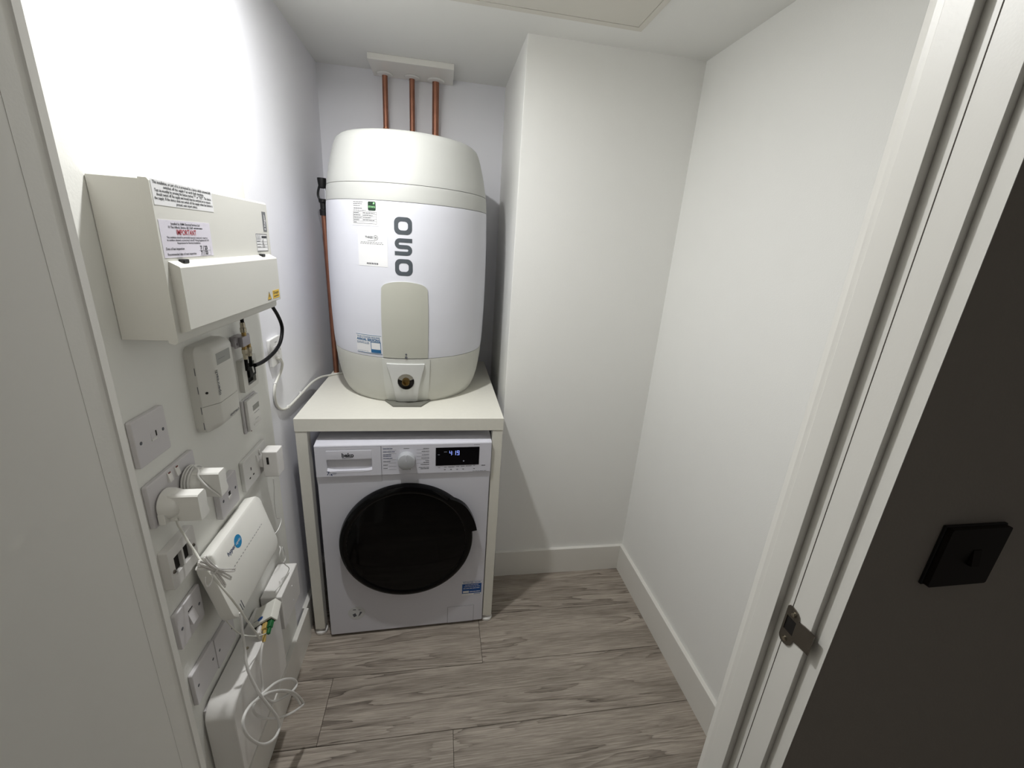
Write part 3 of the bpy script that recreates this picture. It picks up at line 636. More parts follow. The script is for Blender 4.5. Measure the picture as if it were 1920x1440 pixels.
# installer label (top)
def clabel(name, m, th0, th1, z0, z1, lab=None):
    o = cgrid(name, m, cy, th0, th1, z0, z1, 0.0006, 10, 3)
    if lab: o['label'] = lab
    return o
L1 = clabel('installer_label', M_PAPER, -0.590, -0.262, 1.5540, 1.6285, 'small white label with green square logo')
f = cfn(-0.5725, 1.5600, 0.0011); pr = Print(f)
for i, z in enumerate((0.0645, 0.0590, 0.0535)): pr.dashes(0.001, (0.038, 0.036, 0.028)[i], z, 0.0022, i, 0.15, 0.3)
pr.dashes(0.002, 0.035, 0.0455, 0.0030, 9, 0.2, 0.3); pr.dashes(0.001, 0.049, 0.0395, 0.0018, 10, 0.1, 0.2)
pr.frame(0.0, 0.0, 0.0865, 0.0360, 0.0008)
for z in (0.0072, 0.0144, 0.0216, 0.0288): pr.rect(0, z - 0.0003, 0.0865, z + 0.0003, 6)
for i in range(5):
    pr.dashes(0.002, 0.002 + (0.020, 0.028, 0.032, 0.022, 0.012)[i], 0.0324 - 0.0072 * i, 0.0026, 20 + i, 0.2, 0.4)
    if i < 4: pr.dashes(0.037, 0.037 + (0.044, 0.036, 0.030, 0.042)[i], 0.0324 - 0.0072 * i, 0.0026, 30 + i, 0.15, 0.3)
pr.build('lettering', M_INK, L1)
pr = Print(cfn(-0.5725, 1.5600, 0.0013)); pr.poly(rrect(0.0270, 0.0270, 0.004, 4, 0.0705, 0.0535)); pr.build('logo_square', M_GREEN, L1)
pr = Print(cfn(-0.5725, 1.5600, 0.0016)); pr.text('mwa', 0.0125, 0.0705, 0.0520, fit=0.023); pr.poly([(0.0745, 0.0590), (0.0800, 0.0590), (0.0810, 0.0640), (0.0775, 0.0655), (0.0750, 0.0630)]); pr.build('leaf', M_LEAF, L1)
# square card (its code is left blank)
L2 = clabel('service_card', M_PAPER, -0.5165, -0.1715, 1.4285, 1.5305, 'square white card below the small label')
f = cfn(-0.344, 1.48, 0.0011); pr = Print(f)
pr.text('THREE', 0.0100, -0.0105, 0.0385, fit=0.0275)
for i in range(24):
    a, b = 2 * math.pi * i / 24, 2 * math.pi * (i + 1) / 24
    pr.poly([(0.0135 + 0.0075 * math.cos(a), 0.0385 + 0.0075 * math.sin(a)), (0.0135 + 0.0075 * math.cos(b), 0.0385 + 0.0075 * math.sin(b)), (0.0135 + 0.0066 * math.cos(b), 0.0385 + 0.0066 * math.sin(b)), (0.0135 + 0.0066 * math.cos(a), 0.0385 + 0.0066 * math.sin(a))])
pr.text('60', 0.0080, 0.0135, 0.0385); pr.dashes(-0.016, 0.012, 0.0285, 0.0015, 1); pr.dashes(-0.041, 0.039, 0.0235, 0.0017, 2, 0.05, 0.1); pr.dashes(-0.043, 0.042, 0.0190, 0.0017, 3, 0.05, 0.1)
for i in range(7): pr.rect(-0.0205 + 0.0060 * i, -0.0455, -0.0170 + 0.0060 * i, -0.0405)
pr.build('lettering', M_INK, L2)
# blue annual servicing sticker
L3 = clabel('servicing_sticker', M_PAPER, -0.620, -0.2745, 1.1265, 1.1945, 'white and blue annual servicing sticker')
f = cfn(-0.447, 1.1605, 0.0011); pr = Print(f)
pr.rect(-0.0515, 0.0318, 0.0515, 0.0334, 8).rect(-0.0515, -0.0334, 0.0515, -0.0318, 8)
pr.text('YOUR CYLINDER REQUIRES', 0.0085, -0.0005, 0.0245, fit=0.094); pr.text('ANNUAL SERVICING', 0.0120, -0.0005, 0.0150, fit=0.096, bold=0.04)
pr.dashes(-0.049, 0.005, 0.0060, 0.0022, 1); pr.dashes(-0.049, 0.004, 0.0015, 0.0022, 2); pr.dashes(-0.049, 0.001, -0.0270, 0.0012, 3)
pr.frame(0.0095, -0.0195, 0.0485, 0.0100, 0.0022); pr.rect(0.0095, -0.0300, 0.0485, -0.0195, 3)
pr.build('lettering', M_TEAL, L3)

# ------------------------------------------------------------------ copper pipes and ceiling board
pc = tag(empty('pipe_cover_board', (0.0475, 0.42, CEIL)), 'white board on the ceiling where the three copper pipes enter', 'board')
MB().box((-0.1645, -0.088, -0.021), (0.1640, 0.090, 0.0), 0.0015, 1).build('board', M_TRIM, pc)
for i, (x, r) in enumerate(((-0.0685, 0.0110), (0.0410, 0.0110), (0.1385, 0.0140))):
    p = tag(empty('copper_pipe', (x, 0.4700, TZ)), ('leftmost of the three copper pipes rising behind the cylinder', 'middle of the three copper pipes rising behind the cylinder', 'thickest, rightmost of the three copper pipes rising behind the cylinder')[i], 'pipe', 'copper pipes behind the water cylinder')
    MB().cyl(r, r, 0.0, CEIL - 0.022 - TZ, 24).build('pipe', M_COP, p)
    zc = (1.955, 1.945, 1.945)[i] - TZ
    MB().lathe([(r, zc - 0.03), (r + 0.0018, zc - 0.029), (r + 0.0018, zc - 0.006), (r + 0.0030, zc - 0.004), (r + 0.0018, zc - 0.002), (r + 0.0014, zc + 0.012), (r, zc + 0.013)], 24).build('coupling', M_COPB, p)
    MB().lathe([(r + 0.0005, 0), (r + 0.020, 0), (r + 0.021, -0.002), (r + 0.018, -0.0055), (r + 0.006, -0.008), (r + 0.0005, -0.008), (r + 0.0005, 0)], 32, M=Matrix.Translation((0, 0, CEIL - 0.0212 - TZ))).build('ceiling_collar', M_PLAST, p)
dp_ = tag(empty('discharge_pipe', (-0.2885, 0.27, TZ)), 'copper discharge pipe with black tundish left of the cylinder', 'pipe')
MB().tube([(0, 0, 0.0), (-0.001, -0.002, 0.2), (-0.004, 0, 0.45), (-0.006, 0, 0.662)], 0.0110, 20, 4).build('pipe', M_COP, dp_)
td = MB(); 
td.lathe([(0.011, 0.655), (0.015, 0.655), (0.016, 0.675), (0.012, 0.680), (0.012, 0.700), (0.0165, 0.704), (0.0175, 0.716), (0.010, 0.716), (0.010, 0.66)], 20)
td.lathe([(0.0085, 0.755), (0.013, 0.757), (0.015, 0.770), (0.0165, 0.786), (0.0165, 0.792), (0.0085, 0.793), (0.0085, 0.755)], 20)
td.tube([(-0.0125, 0, 0.712), (-0.0175, 0, 0.727), (-0.0165, 0, 0.742), (-0.010, 0, 0.765)], 0.0045, 8, 4)
td.tube([(0.012, 0.006, 0.712), (0.016, 0.008, 0.730), (0.012, 0.006, 0.762)], 0.0035, 8, 4)
tdo = td.build('tundish', M_DARK, dp_, loc=(-0.006, 0, 0)); tdo['label'] = 'black plastic tundish with an open gap'

# ------------------------------------------------------------------ consumer unit
cu = tag(empty('consumer_unit', (XL, -0.6615, 1.335)), 'cream metal consumer unit with a front flap and safety labels', 'fuse box')
OFF = (-XL, 0.6615, -1.335)
def CU(mb, name, m, parent=cu, **k):
    o = mb.build(name, m, parent, **k)
    if parent is cu: o.location = OFF
    return o
CU(MB().box((XL + 0.0005, -0.881, 1.336), (-0.268, -0.442, 1.580), 0.0015, 2), 'body', M_CU)
cov = MB().prism([(-0.2685, 1.3325), (-0.2600, 1.3300), (-0.2560, 1.3325), (-0.2545, 1.3370), (-0.2545, 1.5780), (-0.2570, 1.5815), (-0.2685, 1.5815)], 0.441, M=Matrix(((1, 0, 0, 0), (0, 0, 1, -0.882), (0, 1, 0, 0), (0, 0, 0, 1))))
CU(cov, 'front_cover', M_CU, smooth=30)
fl = MB().prism([(-0.2546, 1.3470), (-0.2400, 1.3520), (-0.2388, 1.3540), (-0.2388, 1.4530), (-0.2400, 1.4550), (-0.2546, 1.4625)], 0.417, M=Matrix(((1, 0, 0, 0), (0, 0, 1, -0.870), (0, 1, 0, 0), (0, 0, 0, 1))))
flap = CU(fl, 'flap', M_CU, smooth=30)
for y in (-0.836, -0.512):
    MB().box((-0.2540, y - 0.008, 1.4585), (-0.2450, y + 0.008, 1.4650), 0.001, 1).build('hinge_clip', M_DARK, flap)
lab = CU(MB().box((-0.2545, -0.8785, 1.5450), (-0.2541, -0.7025, 1.5808)), 'notice_label', M_PAPER, smooth=0); lab['label'] = 'white printed test notice'
pr = Print(onx(-0.7905, 1.5629, -0.2539))
lines = ['This installation, or part of it, is protected by a device which automatically', 'switches off the supply if an earth fault develops.', 'Test six-monthly by pressing the button marked "T" or "TEST". The device', 'should switch off the supply and should then be switched on to restore', 'the supply. If the device does not switch off the supply when the button is', 'pressed, seek expert advice.']
for i, s_ in enumerate(lines): pr.text(s_, 0.0062, 0, 0.0142 - 0.00555 * i, fit=(0.168, 0.118, 0.164, 0.158, 0.170, 0.062)[i])
pr.build('lettering', M_INK, lab)
lab = CU(MB().box((-0.2545, -0.8770, 1.4675), (-0.2541, -0.7270, 1.5245)), 'inspection_label', M_LAV, smooth=0); lab['label'] = 'lavender inspection label with red heading'
pr = Print(onx(-0.8020, 1.4960, -0.2538)); pr.text('IMPORTANT', 0.0120, -0.0035, 0.0102, fit=0.058, bold=0.012); pr.build('red_heading', M_RED, lab)
pr = Print(onx(-0.8020, 1.4960, -0.2539))
pr.text('Installed by: RMM Electrical Services Ltd', 0.0052, -0.002, 0.0232, fit=0.084); pr.text('10 The Hillock, Bolton. BL2 3HP', 0.0052, -0.018, 0.0180, fit=0.070); pr.dashes(0.020, 0.048, 0.0180, 0.0026, 3, 0.2, 0.4)
pr.text('This installation should be periodically inspected, tested and a report on', 0.0042, 0, 0.0025, fit=0.122); pr.text('its condition obtained, as prescribed in the IET Wiring Regulations BS 7671', 0.0042, 0.002, -0.0018, fit=0.126); pr.text('Requirements for Electrical Installations.', 0.0042, 0, -0.0061, fit=0.070)
pr.text('Date of last inspection', 0.0056, -0.0430, -0.0150, fit=0.050); pr.text('Recommended date of next inspection', 0.0056, -0.0250, -0.0235, fit=0.082)
pr.text('7 / 23', 0.0088, 0.0440, -0.0145, fit=0.024, bold=0.05); pr.text('7 / 33', 0.0088, 0.0440, -0.0230, fit=0.024, bold=0.05)
for v in (-0.0190, -0.0275): pr.rect(0.028, v, 0.066, v + 0.0004).rect(0.0656, v, 0.066, v + 0.008)
pr.build('lettering', M_INK, lab)
lab = CU(MB().box((-0.2545, -0.4745, 1.5155), (-0.2541, -0.4530, 1.5605)), 'maker_strip', M_GREY, smooth=0); lab['label'] = 'narrow grey upright maker strip'
pr = Print(onx(-0.4640, 1.5380, -0.2539)); 
pr.text('hager', 0.0115, 0.0003, 0.0025, rot=math.pi / 2, fit=0.028, bold=0.02); pr.rect(-0.0035, -0.0190, -0.0010, -0.0145).rect(0.0012, -0.0190, 0.0037, -0.0145)
pr.build('lettering', M_PAPER, lab)
lab = CU(MB().box((-0.2545, -0.5240, 1.4705), (-0.2541, -0.4590, 1.5100)), 'circuit_label', M_PAPER, smooth=0); lab['label'] = 'small white table label with handwriting'
pr = Print(onx(-0.4915, 1.4902, -0.2539)); pr.frame(-0.0325, -0.0197, 0.0325, 0.0198, 0.0012)
for v in (-0.0110, -0.0045, 0.0020): pr.rect(-0.030, v, 0.030, v + 0.0005)
pr.rect(0.0, 0.0100, 0.030, 0.0150); pr.text('v2', 0.0090, 0.006, 0.0040); pr.text('0n', 0.0085, 0.006, -0.0020); pr.text('3/23', 0.0085, 0.008, -0.0090)
for i in range(4): pr.dashes(-0.029, -0.006, 0.0155 - 0.003 * i, 0.0012, i)
for i, v in enumerate((0.003, -0.0035, -0.0095)): pr.dashes(-0.029, -0.010, v, 0.0015, 9 + i)
pr.build('lettering', M_INK, lab)
# danger sticker on the flap
dg = MB().box((-0.2388, -0.5030, 1.3590), (-0.2384, -0.4610, 1.3785)).build('danger_sticker', M_YEL, flap, smooth=0); dg['label'] = 'yellow danger sticker'
pr = Print(onx(0, 0, -0.2383))
for a, b, c, d_ in (((-0.5380, 1.3595), (-0.5140, 1.3595), (-0.5155, 1.3606), (-0.5365, 1.3606)), ((-0.5140, 1.3595), (-0.5255, 1.3790), (-0.5257, 1.3768), (-0.5155, 1.3606)), ((-0.5255, 1.3790), (-0.5380, 1.3595), (-0.5365, 1.3606), (-0.5257, 1.3768))): pr.poly([a, b, c, d_])
pr.poly([(-0.5240, 1.3735), (-0.5290, 1.3670), (-0.5260, 1.3675), (-0.5280, 1.3625), (-0.5225, 1.3690), (-0.5255, 1.3685)])
pr.text('Danger', 0.0095, -0.4815, 1.3725, fit=0.034); pr.dashes(-0.497, -0.467, 1.3640, 0.0035, 3, 0.25, 0.4)
pr.build('danger_lettering', M_INK, flap)
pr = Print(onx(0, 0, -0.2385)); pr.poly([(-0.5380, 1.3595), (-0.5140, 1.3595), (-0.5255, 1.3790)]); pr.build('warning_triangle', M_YEL, flap)

# ------------------------------------------------------------------ wall plates
def plate_body(w, h, d=0.008, r=0.004, holes=()):
    return MB().prism(rrect(w, h, r, 4), d, holes=holes, M=FX(0, 0))
def screws(par, w, x, m=M_INKS, r=0.0026, z=0.0):
    for s_ in (-1, 1): MB().lathe([(0, 0.0005), (r, 0.0005), (r * 1.25, 0.0002), (r * 1.3, -0.001)], 12, M=FX(s_ * w, z, x)).build('screw', m, par)
def plate(name, y, z, x0, label, cat, w=0.086, h=0.086, d=0.008, m=M_PLATE, holes=()):
    e = tag(empty(name, (x0, y, z)), label, cat)
    mb = plate_body(w, h, d, holes=holes)
    ed = [q for q in mb.bm.edges if all(v.co.x > d - 1e-5 for v in q.verts) and len([f for f in q.link_faces]) == 2 and any(abs(f.normal.x) < 0.5 for f in q.link_faces)]
    mb.bm.normal_update()
    b = mb.build('faceplate', m, e, smooth=30)
    b.modifiers.clear(); bv = b.modifiers.new('bevel', 'BEVEL'); bv.harden_normals = True; bv.width = 0.0018; bv.segments = 2; bv.limit_method = 'ANGLE'; bv.angle_limit = math.radians(50)
    return e, b
def pins(par, y, z, x, m=M_HOLE):
    for (dy, dz, w, h) in ((0, 0.0110, 0.0040, 0.0085), (-0.0110, -0.0110, 0.0070, 0.0042), (0.0110, -0.0110, 0.0070, 0.0042)):
        MB().box((x - 0.001, y + dy - w / 2, z + dz - h / 2), (x + 0.0003, y + dy + w / 2, z + dz + h / 2)).build('pin_slot', m, par, smooth=0)
def rocker(par, y, z, x, w=0.0110, h=0.0190, red=True):
    r_ = MB().prism([(x - 0.001, -h / 2), (x + 0.0045, -h / 2), (x + 0.0015, h / 2), (x - 0.001, h / 2)], w, M=Matrix(((1, 0, 0, 0), (0, 0, 1, y - w / 2), (0, 1, 0, z), (0, 0, 0, 1)))).build('rocker', M_PLASTG, par, smooth=20)
    if red: MB().box((x + 0.0010, y - w * 0.28, z + h * 0.36), (x + 0.0024, y + w * 0.28, z + h * 0.49)).build('red_mark', mat('rocker_red', (120, 40, 36), 0.5), r_, smooth=0)
    return r_
# A telephone plate
e, b = plate('telephone_socket', -0.873, 1.162, XL, 'lilac white telephone socket plate at the top, left of the fibre box', 'socket', d=0.009)
screws(e, 0.0300, 0.009)
MB().prism(rrect(0.0150, 0.0130, 0.001, 2, 0.0035, 0.0), 0.0004, M=FX(0, 0, 0.009)).build('jack_shutter', M_PLATE, e, smooth=0)
MB().box((0.0088, 0.0085, -0.0035), (0.0100, 0.0110, 0.0065)).build('jack_slot', M_HOLE, e, smooth=0)
MB().box((0.0088, -0.004, -0.0085), (0.0105, 0.0090, -0.0055)).build('jack_lip', M_PLAST, e, smooth=0)
# B double socket with two plugs in it
e, b = plate('double_socket', -0.842, 1.040, XL, 'white double socket holding the two bulky plugs', 'socket', w=0.146, d=0.009)
rocker(e, -0.0115, 0.0290, 0.009); rocker(e, 0.0115, 0.0290, 0.009)
for y in (-0.0365, 0.0365): pins(e, y, -0.006, 0.009)
# D far double socket
e, b = plate('double_socket', -0.510, 0.903, XL, 'white double socket above the far end of the router', 'socket', w=0.146, d=0.010, m=M_PLAST)
rocker(e, 0.0080, 0.0160, 0.010, 0.0100, 0.0200, red=False); rocker(e, 0.0270, 0.0235, 0.010, 0.0090, 0.0180, red=False)
for y in (-0.0330,): pins(e, y, -0.006, 0.010)
# C single plate
e, b = plate('telephone_socket', -0.672, 0.913, XL, 'lilac white single outlet plate directly above the router', 'socket', d=0.014)
screws(e, 0.0300, 0.014, r=0.0030)
MB().box((0.0138, -0.004, -0.0020), (0.0143, 0.0045, 0.0080)).build('jack_slot', M_HOLE, e, smooth=0)
MB().box((0.0138, -0.0085, -0.0095), (0.0160, 0.0045, -0.0035)).build('jack_lip', M_PLASTG, e, smooth=0)
# E modular plate with two openings
hw, hh = 0.0225, 0.0375
e, b = plate('module_plate', -0.870, 0.900, XL, 'white outlet plate with two empty dark openings', 'outlet plate', d=0.016, m=M_PLASTG, holes=[[(-0.0290, -0.0175), (-0.0040, -0.0175), (-0.0040, 0.0200), (-0.0290, 0.0200)], [(0.0010, -0.0175), (0.0255, -0.0175), (0.0255, 0.0200), (0.0010, 0.0200)]])
MB().box((0.0002, -0.0300, -0.0185), (0.0080, 0.0265, 0.0210)).build('back_box', M_HOLE, e, smooth=0)
for (y, z) in ((-0.0345, -0.006), (0.0320, 0.001)): MB().lathe([(0, 0.003), (0.0025, 0.0028), (0.0038, 0.001), (0.0038, 0)], 12, M=FX(y, z, 0.016)).build('screw', M_STEEL, e)
# F fused outlet
e, b = plate('fused_spur', -0.876, 0.757, XL, 'lilac white outlet plate with a small shutter, left of the router', 'socket', d=0.009)
screws(e, 0.0310, 0.009, r=0.0028)
MB().prism([(0.0085, -0.016), (0.0150, -0.016), (0.0090, 0.010), (0.0085, 0.010)], 0.020, M=Matrix(((1, 0, 0, 0), (0, 0, 1, -0.007), (0, 1, 0, 0), (0, 0, 0, 1)))).build('shutter', M_PLATE, e, smooth=20)
MB().box((0.0088, -0.006, 0.0150), (0.0095, 0.0090, 0.0175)).build('slot', M_HOLE, e, smooth=0)
# G blank plates behind the white boxes
e, b = plate('blank_plate', -0.868, 0.590, XL, 'near blank white plate just above the rounded white box', 'outlet plate', d=0.009, m=M_PLATE); screws(e, 0.0300, 0.009)
e, b = plate('blank_plate', -0.780, 0.583, XL, 'far blank white plate in the shade below the router', 'outlet plate', d=0.009, m=M_PLATE); screws(e, 0.0300, 0.009)
# data plate with black module
e, b = plate('data_outlet', -0.476, 1.158, XL, 'white outlet plate with an open black module below the coaxial splitter', 'outlet plate', d=0.012, m=M_OR, holes=[[(-0.0190, -0.0300), (0.0300, -0.0300), (0.0300, 0.0270), (-0.0190, 0.0270)]])
MB().box((0.0003, -0.0185, -0.0295), (0.0040, 0.0295, 0.0265)).build('black_module', M_RUBBER, e, smooth=0)
MB().box((0.004, -0.017, -0.010), (0.018, 0.022, 0.020), 0.003, 2).build('module_block', M_RUBBER, e)
MB().box((0.017, 0.001, -0.002), (0.0200, 0.007, 0.016), 0.001, 1, M=Matrix.Rotation(0.25, 4, 'X')).build('white_tag', M_PLAST, e)
# small display unit
e = tag(empty('heat_meter_display', (XL, -0.489, 1.050)), 'small white wall unit with a grey screen under the coaxial splitter', 'display')
MB().box((0, -0.043, -0.046), (0.006, 0.043, 0.046), 0.002, 2).build('back_plate', M_PLATE, e)
MB().box((0.006, -0.036, -0.042), (0.015, 0.038, 0.044), 0.003, 2).build('case', M_PLAST, e)
MB().box((0.0145, -0.0075, 0.0060), (0.0153, 0.0310, 0.0210)).build('screen', M_LCD, e, smooth=0)
MB().box((0.0145, -0.012, -0.0340), (0.0160, 0.0330, -0.0300)).build('lower_lip', M_PLASTG, e, smooth=0)
pr = Print(onx(0, 0, 0.0153)); pr.dashes(-0.002, 0.028, -0.002, 0.0016, 2); pr.dashes(-0.002, 0.020, -0.020, 0.0014, 3); pr.build('small_print', M_INKS, e)
MB().cyl(0.0015, 0.0015, 0, 0.001, 8, M=FX(-0.033, -0.040, 0.015)).build('indicator', mat('dark_red_led', (110, 60, 56), 0.4), e)
# fused spur behind, feeding the cylinder
e, b = plate('fused_spur', -0.258, 1.162, XA, 'white fused spur on the alcove wall with a flex leaving it', 'socket', d=0.010, m=M_PLAST)
rocker(e, 0.0120, 0.0120, 0.010, 0.012, 0.018, red=False); MB().box((0.0100, -0.020, -0.004), (0.0115, 0.000, 0.018), 0.0006, 1).build('fuse_carrier', M_PLATE, e)
pr = Print(onx(0, 0, 0.0103)); pr.dashes(-0.006, 0.010, 0.0285, 0.0026, 5, 0.3, 0.4); pr.build('small_print', M_INKS, e)
screws(e, 0.0300, 0.010, r=0.0024)
fx = tag(MB().tube([(-0.337, -0.2680, 1.1420), (-0.328, -0.2600, 1.1380), (-0.326, -0.2480, 1.1220), (-0.329, -0.2450, 1.1050), (-0.334, -0.2520, 1.0860), (-0.338, -0.2720, 1.0700), (-0.340, -0.2860, 1.0580), (-0.340, -0.2970, 1.0390), (-0.340, -0.2990, 1.0170), (-0.340, -0.2890, 0.9910), (-0.340, -0.2630, 0.9690), (-0.340, -0.2220, 0.9530), (-0.340, -0.1700, 0.9480), (-0.339, -0.100, 0.9480), (-0.337, -0.02, 0.9510), (-0.333, 0.07, 0.9530), (-0.322, 0.15, 0.9480), (-0.305, 0.20, 0.9400), (-0.270, 0.235, 0.9385), (-0.200, 0.255, 0.9385)], 0.0042, 10, 5).build('power_flex', M_PLASTW), 'white flex looping from the fused spur to behind the cylinder', 'cable')
for y, z in ((-0.2830, 1.0600), (-0.1980, 0.9505), (-0.0600, 0.9505)):
    MB().box((-0.3448, y - 0.004, z - 0.006), (-0.3350, y + 0.004, z + 0.006), 0.002, 2).build('cable_clip', M_PLAST, fx)

# ------------------------------------------------------------------ plugs
def lobed(r, n=28):     # rounded triangular plug outline
    return [(r * (1 + 0.06 * math.cos(3 * a)) * math.cos(a), r * (1 + 0.06 * math.cos(3 * a)) * math.sin(a)) for a in [2 * math.pi * i / n + math.pi / 6 for i in range(n)]]
def make_plug(y, z, label, group):
    p = tag(empty('plug_adapter', (XL + 0.009, y, z)), label, 'plug', group)
    # dome against the faceplate
    MB().lathe([(0.0, 0.036), (0.012, 0.0350), (0.020, 0.0310), (0.0255, 0.0230), (0.0280, 0.0140), (0.0285, 0.0040), (0.0265, 0.0015), (0, 0.0015)], 32, M=FX(0, 0)).build('dome', M_PLUG, p)
    MB().box((0.0020, -0.0290, -0.0280), (0.0140, 0.0150, -0.0060), 0.002, 2).build('grip', M_PLUG, p)
    # transformer block: rectangular with a waisted outer end
    prof = [(-0.0165, -0.0290), (0.0085, -0.0290), (0.0125, -0.0235), (0.0085, -0.0080), (0.0110, 0.0100), (0.0105, 0.0190), (0.0070, 0.0240), (-0.0140, 0.0240), (-0.0165, 0.0215)]
    MB().prism(prof, 0.0540, M=FX(0.0, 0.0, 0.0120)).build('block', M_PLUG, p, smooth=25)
    return p
make_plug(-0.880, 1.029, 'near bulky white plug, square end towards the room', 'bulky plugs in the double socket')
p2 = make_plug(-0.803, 1.030, 'far bulky white plug with its lead wound round it', 'bulky plugs in the double socket')
w = MB()
for k in range(3):
    w.tube([(0.0045 + 0.0055 * k, 0.0300 * math.cos(a), 0.0300 * math.sin(a)) for a in [2 * math.pi * i / 20 for i in range(20)]], 0.0019, 8, 2, closed=True)
w.tube([(0.016, 0.000, 0.0300), (0.022, -0.004, 0.031), (0.028, -0.010, 0.0275), (0.031, -0.019, 0.020), (0.038, -0.020, 0.006), (0.049, -0.0195, -0.010), (0.060, -0.0185, -0.024), (0.062, -0.012, -0.034), (0.050, -0.004, -0.036), (0.030, 0.000, -0.034), (0.010, 0.000, -0.032)], 0.0019, 8, 5)
w.build('wound_lead', M_PLAST, p2)
# usb charger
c = tag(empty('usb_charger', (XL + 0.010, -0.474, 0.900)), 'white usb charger plugged into the far double socket', 'charger')
MB().prism(rrect(0.040, 0.044, 0.014, 6), 0.010, M=FX(0, 0)).build('plug_base', M_PLASTG, c, smooth=40)
MB().box((0.0100, -0.0215, -0.0460), (0.0500, 0.0215, 0.0330), 0.003, 3).build('case', M_PLASTG, c)
MB().box((0.0210, -0.0218, -0.0060), (0.0270, -0.0205, 0.0160)).build('usb_port', M_HOLE, c, smooth=0)

# ------------------------------------------------------------------ fibre terminal box
e = tag(empty('fibre_terminal_box', (XL, -0.664, 1.191)), 'white rounded fibre terminal box with a small screen under the consumer unit', 'box')
MB().prism(rrect(0.132, 0.190, 0.018, 6), 0.018, M=FX(0.000, 0)).build('base', M_OR, e, smooth=40)
def orcov(z0, z1, name, capb, capt):
    mb = MB(); nz = 40; ny = 20
    rows_ = []
    prof_y = [(-0.0655, 0.0178), (-0.0655, 0.0182), (-0.0645, 0.0192), (-0.0610, 0.0215), (-0.0500, 0.0290), (-0.0420, 0.0350), (-0.0360, 0.0385), (-0.0300, 0.0400), (0.0300, 0.0400), (0.0480, 0.0385), (0.0600, 0.0330), (0.0650, 0.0240), (0.0655, 0.0182), (0.0655, 0.0178)]
    for k in range(nz + 1):
        t_ = k / nz; z = z0 + (z1 - z0) * t_
        et = 0.0
        if capt and z > z1 - 0.019: et = ((z - (z1 - 0.019)) / 0.019)
        if capb and z < z0 + 0.019: et = ((z0 + 0.019 - z) / 0.019)
        sc_ = 1 - 0.272 * (1 - math.sqrt(max(0, 1 - et * et))); xs_ = 1 - 0.80 * et ** 2.0
        rows_.append([mb.bm.verts.new((0.0182 + (x - 0.0182) * xs_ if x > 0.0182 else x, y * sc_, z)) for y, x in prof_y])
    for a, b in zip(rows_, rows_[1:]):
        for i in range(len(prof_y) - 1): mb.bm.faces.new((a[i], a[i + 1], b[i + 1], b[i]))
    mb.bm.faces.new(rows_[0][::-1]); mb.bm.faces.new(rows_[-1])
    return mb.build(name, M_OR, e, smooth=50)
cv = orcov(-0.0325, 0.0950, 'upper_cover', False, True)
cv2 = orcov(-0.0950, -0.0335, 'lower_cover', True, False)
MB().box((0.0395, -0.0250, 0.0485), (0.0404, 0.0340, 0.0735), 0.0002, 1).build('screen', mat('pale_screen', (158, 159, 155), 0.3), cv, smooth=0)
pr = Print(onx(0, 0, 0.0406)); pr.dashes(-0.018, 0.010, 0.0600, 0.0014, 2, 0.06, 0.12); pr.text('openreach', 0.0135, -0.0325, 0.0120, rot=math.pi / 2, fit=0.056); pr.text('openreach', 0.0100, 0.0180, -0.0745, fit=0.044); pr.build('lettering', M_INKS, e)
MB().cyl(0.0026, 0.0026, 0, 0.001, 12, M=frame((0.0262, -0.0545, -0.0040), (0.58, 0.81, 0), (0, 0, 1))).build('screw_hole', M_HOLE, e)
for z in (0.045, 0.005, -0.040, -0.075): MB().box((0.0160, -0.0664, z - 0.008), (0.0172, -0.0652, z + 0.008)).build('clip_slot', M_INKS, e, smooth=0)
# coaxial splitter
e = tag(empty('coaxial_splitter', (XL, -0.514, 1.253)), 'metal coaxial splitter with brass connectors under the consumer unit', 'splitter')
MB().prism(rrect(0.080, 0.024, 0.003, 3), 0.004, M=FX(0, 0, 0.016), holes=[circ(0.0035, 10, -0.031, -0.002), circ(0.0045, 10, 0.030, 0.002)]).build('bracket', M_CAST, e)
MB().box((0.0, -0.022, -0.012), (0.030, 0.020, 0.013), 0.002, 2).build('case', M_CAST, e)
def fcon(y, z0, z1, x=0.024):
    M = Matrix.Translation((x, y, 0)); s_ = 1 if z1 > z0 else -1
    c_ = MB(); c_.lathe([(0.0055, z0), (0.0055, z0 + s_ * 0.010), (0.0050, z0 + s_ * 0.0105)], 14, M=M); c_.build('brass_thread', M_BRASS, e)
    MB().lathe([(0, z0 + s_ * 0.0095), (0.0072, z0 + s_ * 0.0095), (0.0072, z0 + s_ * 0.020), (0.0060, z0 + s_ * 0.0215), (0.0055, z1), (0, z1)], 6 if s_ < 0 else 14, M=M).build('connector', M_NICKEL, e)
fcon(0.002, 0.012, 0.046); fcon(-0.006, -0.011, -0.046); fcon(0.019, -0.011, -0.044)
for y, z0, z1 in ((0.002, 0.045, 0.078), (-0.006, -0.045, -0.076), (0.019, -0.043, -0.072)):
    MB().cyl(0.0042, 0.0042, min(z0, z1), max(z0, z1), 12, M=Matrix.Translation((0.024, y, 0))).build('coax_tail', M_RUBBER, e)
tag(MB().tube([(-0.300, -0.3700, 1.336)] + COAX, 0.0050, 10, 5).build('coaxial_cable', M_RUBBER), 'black coaxial cable looping out from under the consumer unit', 'cable')

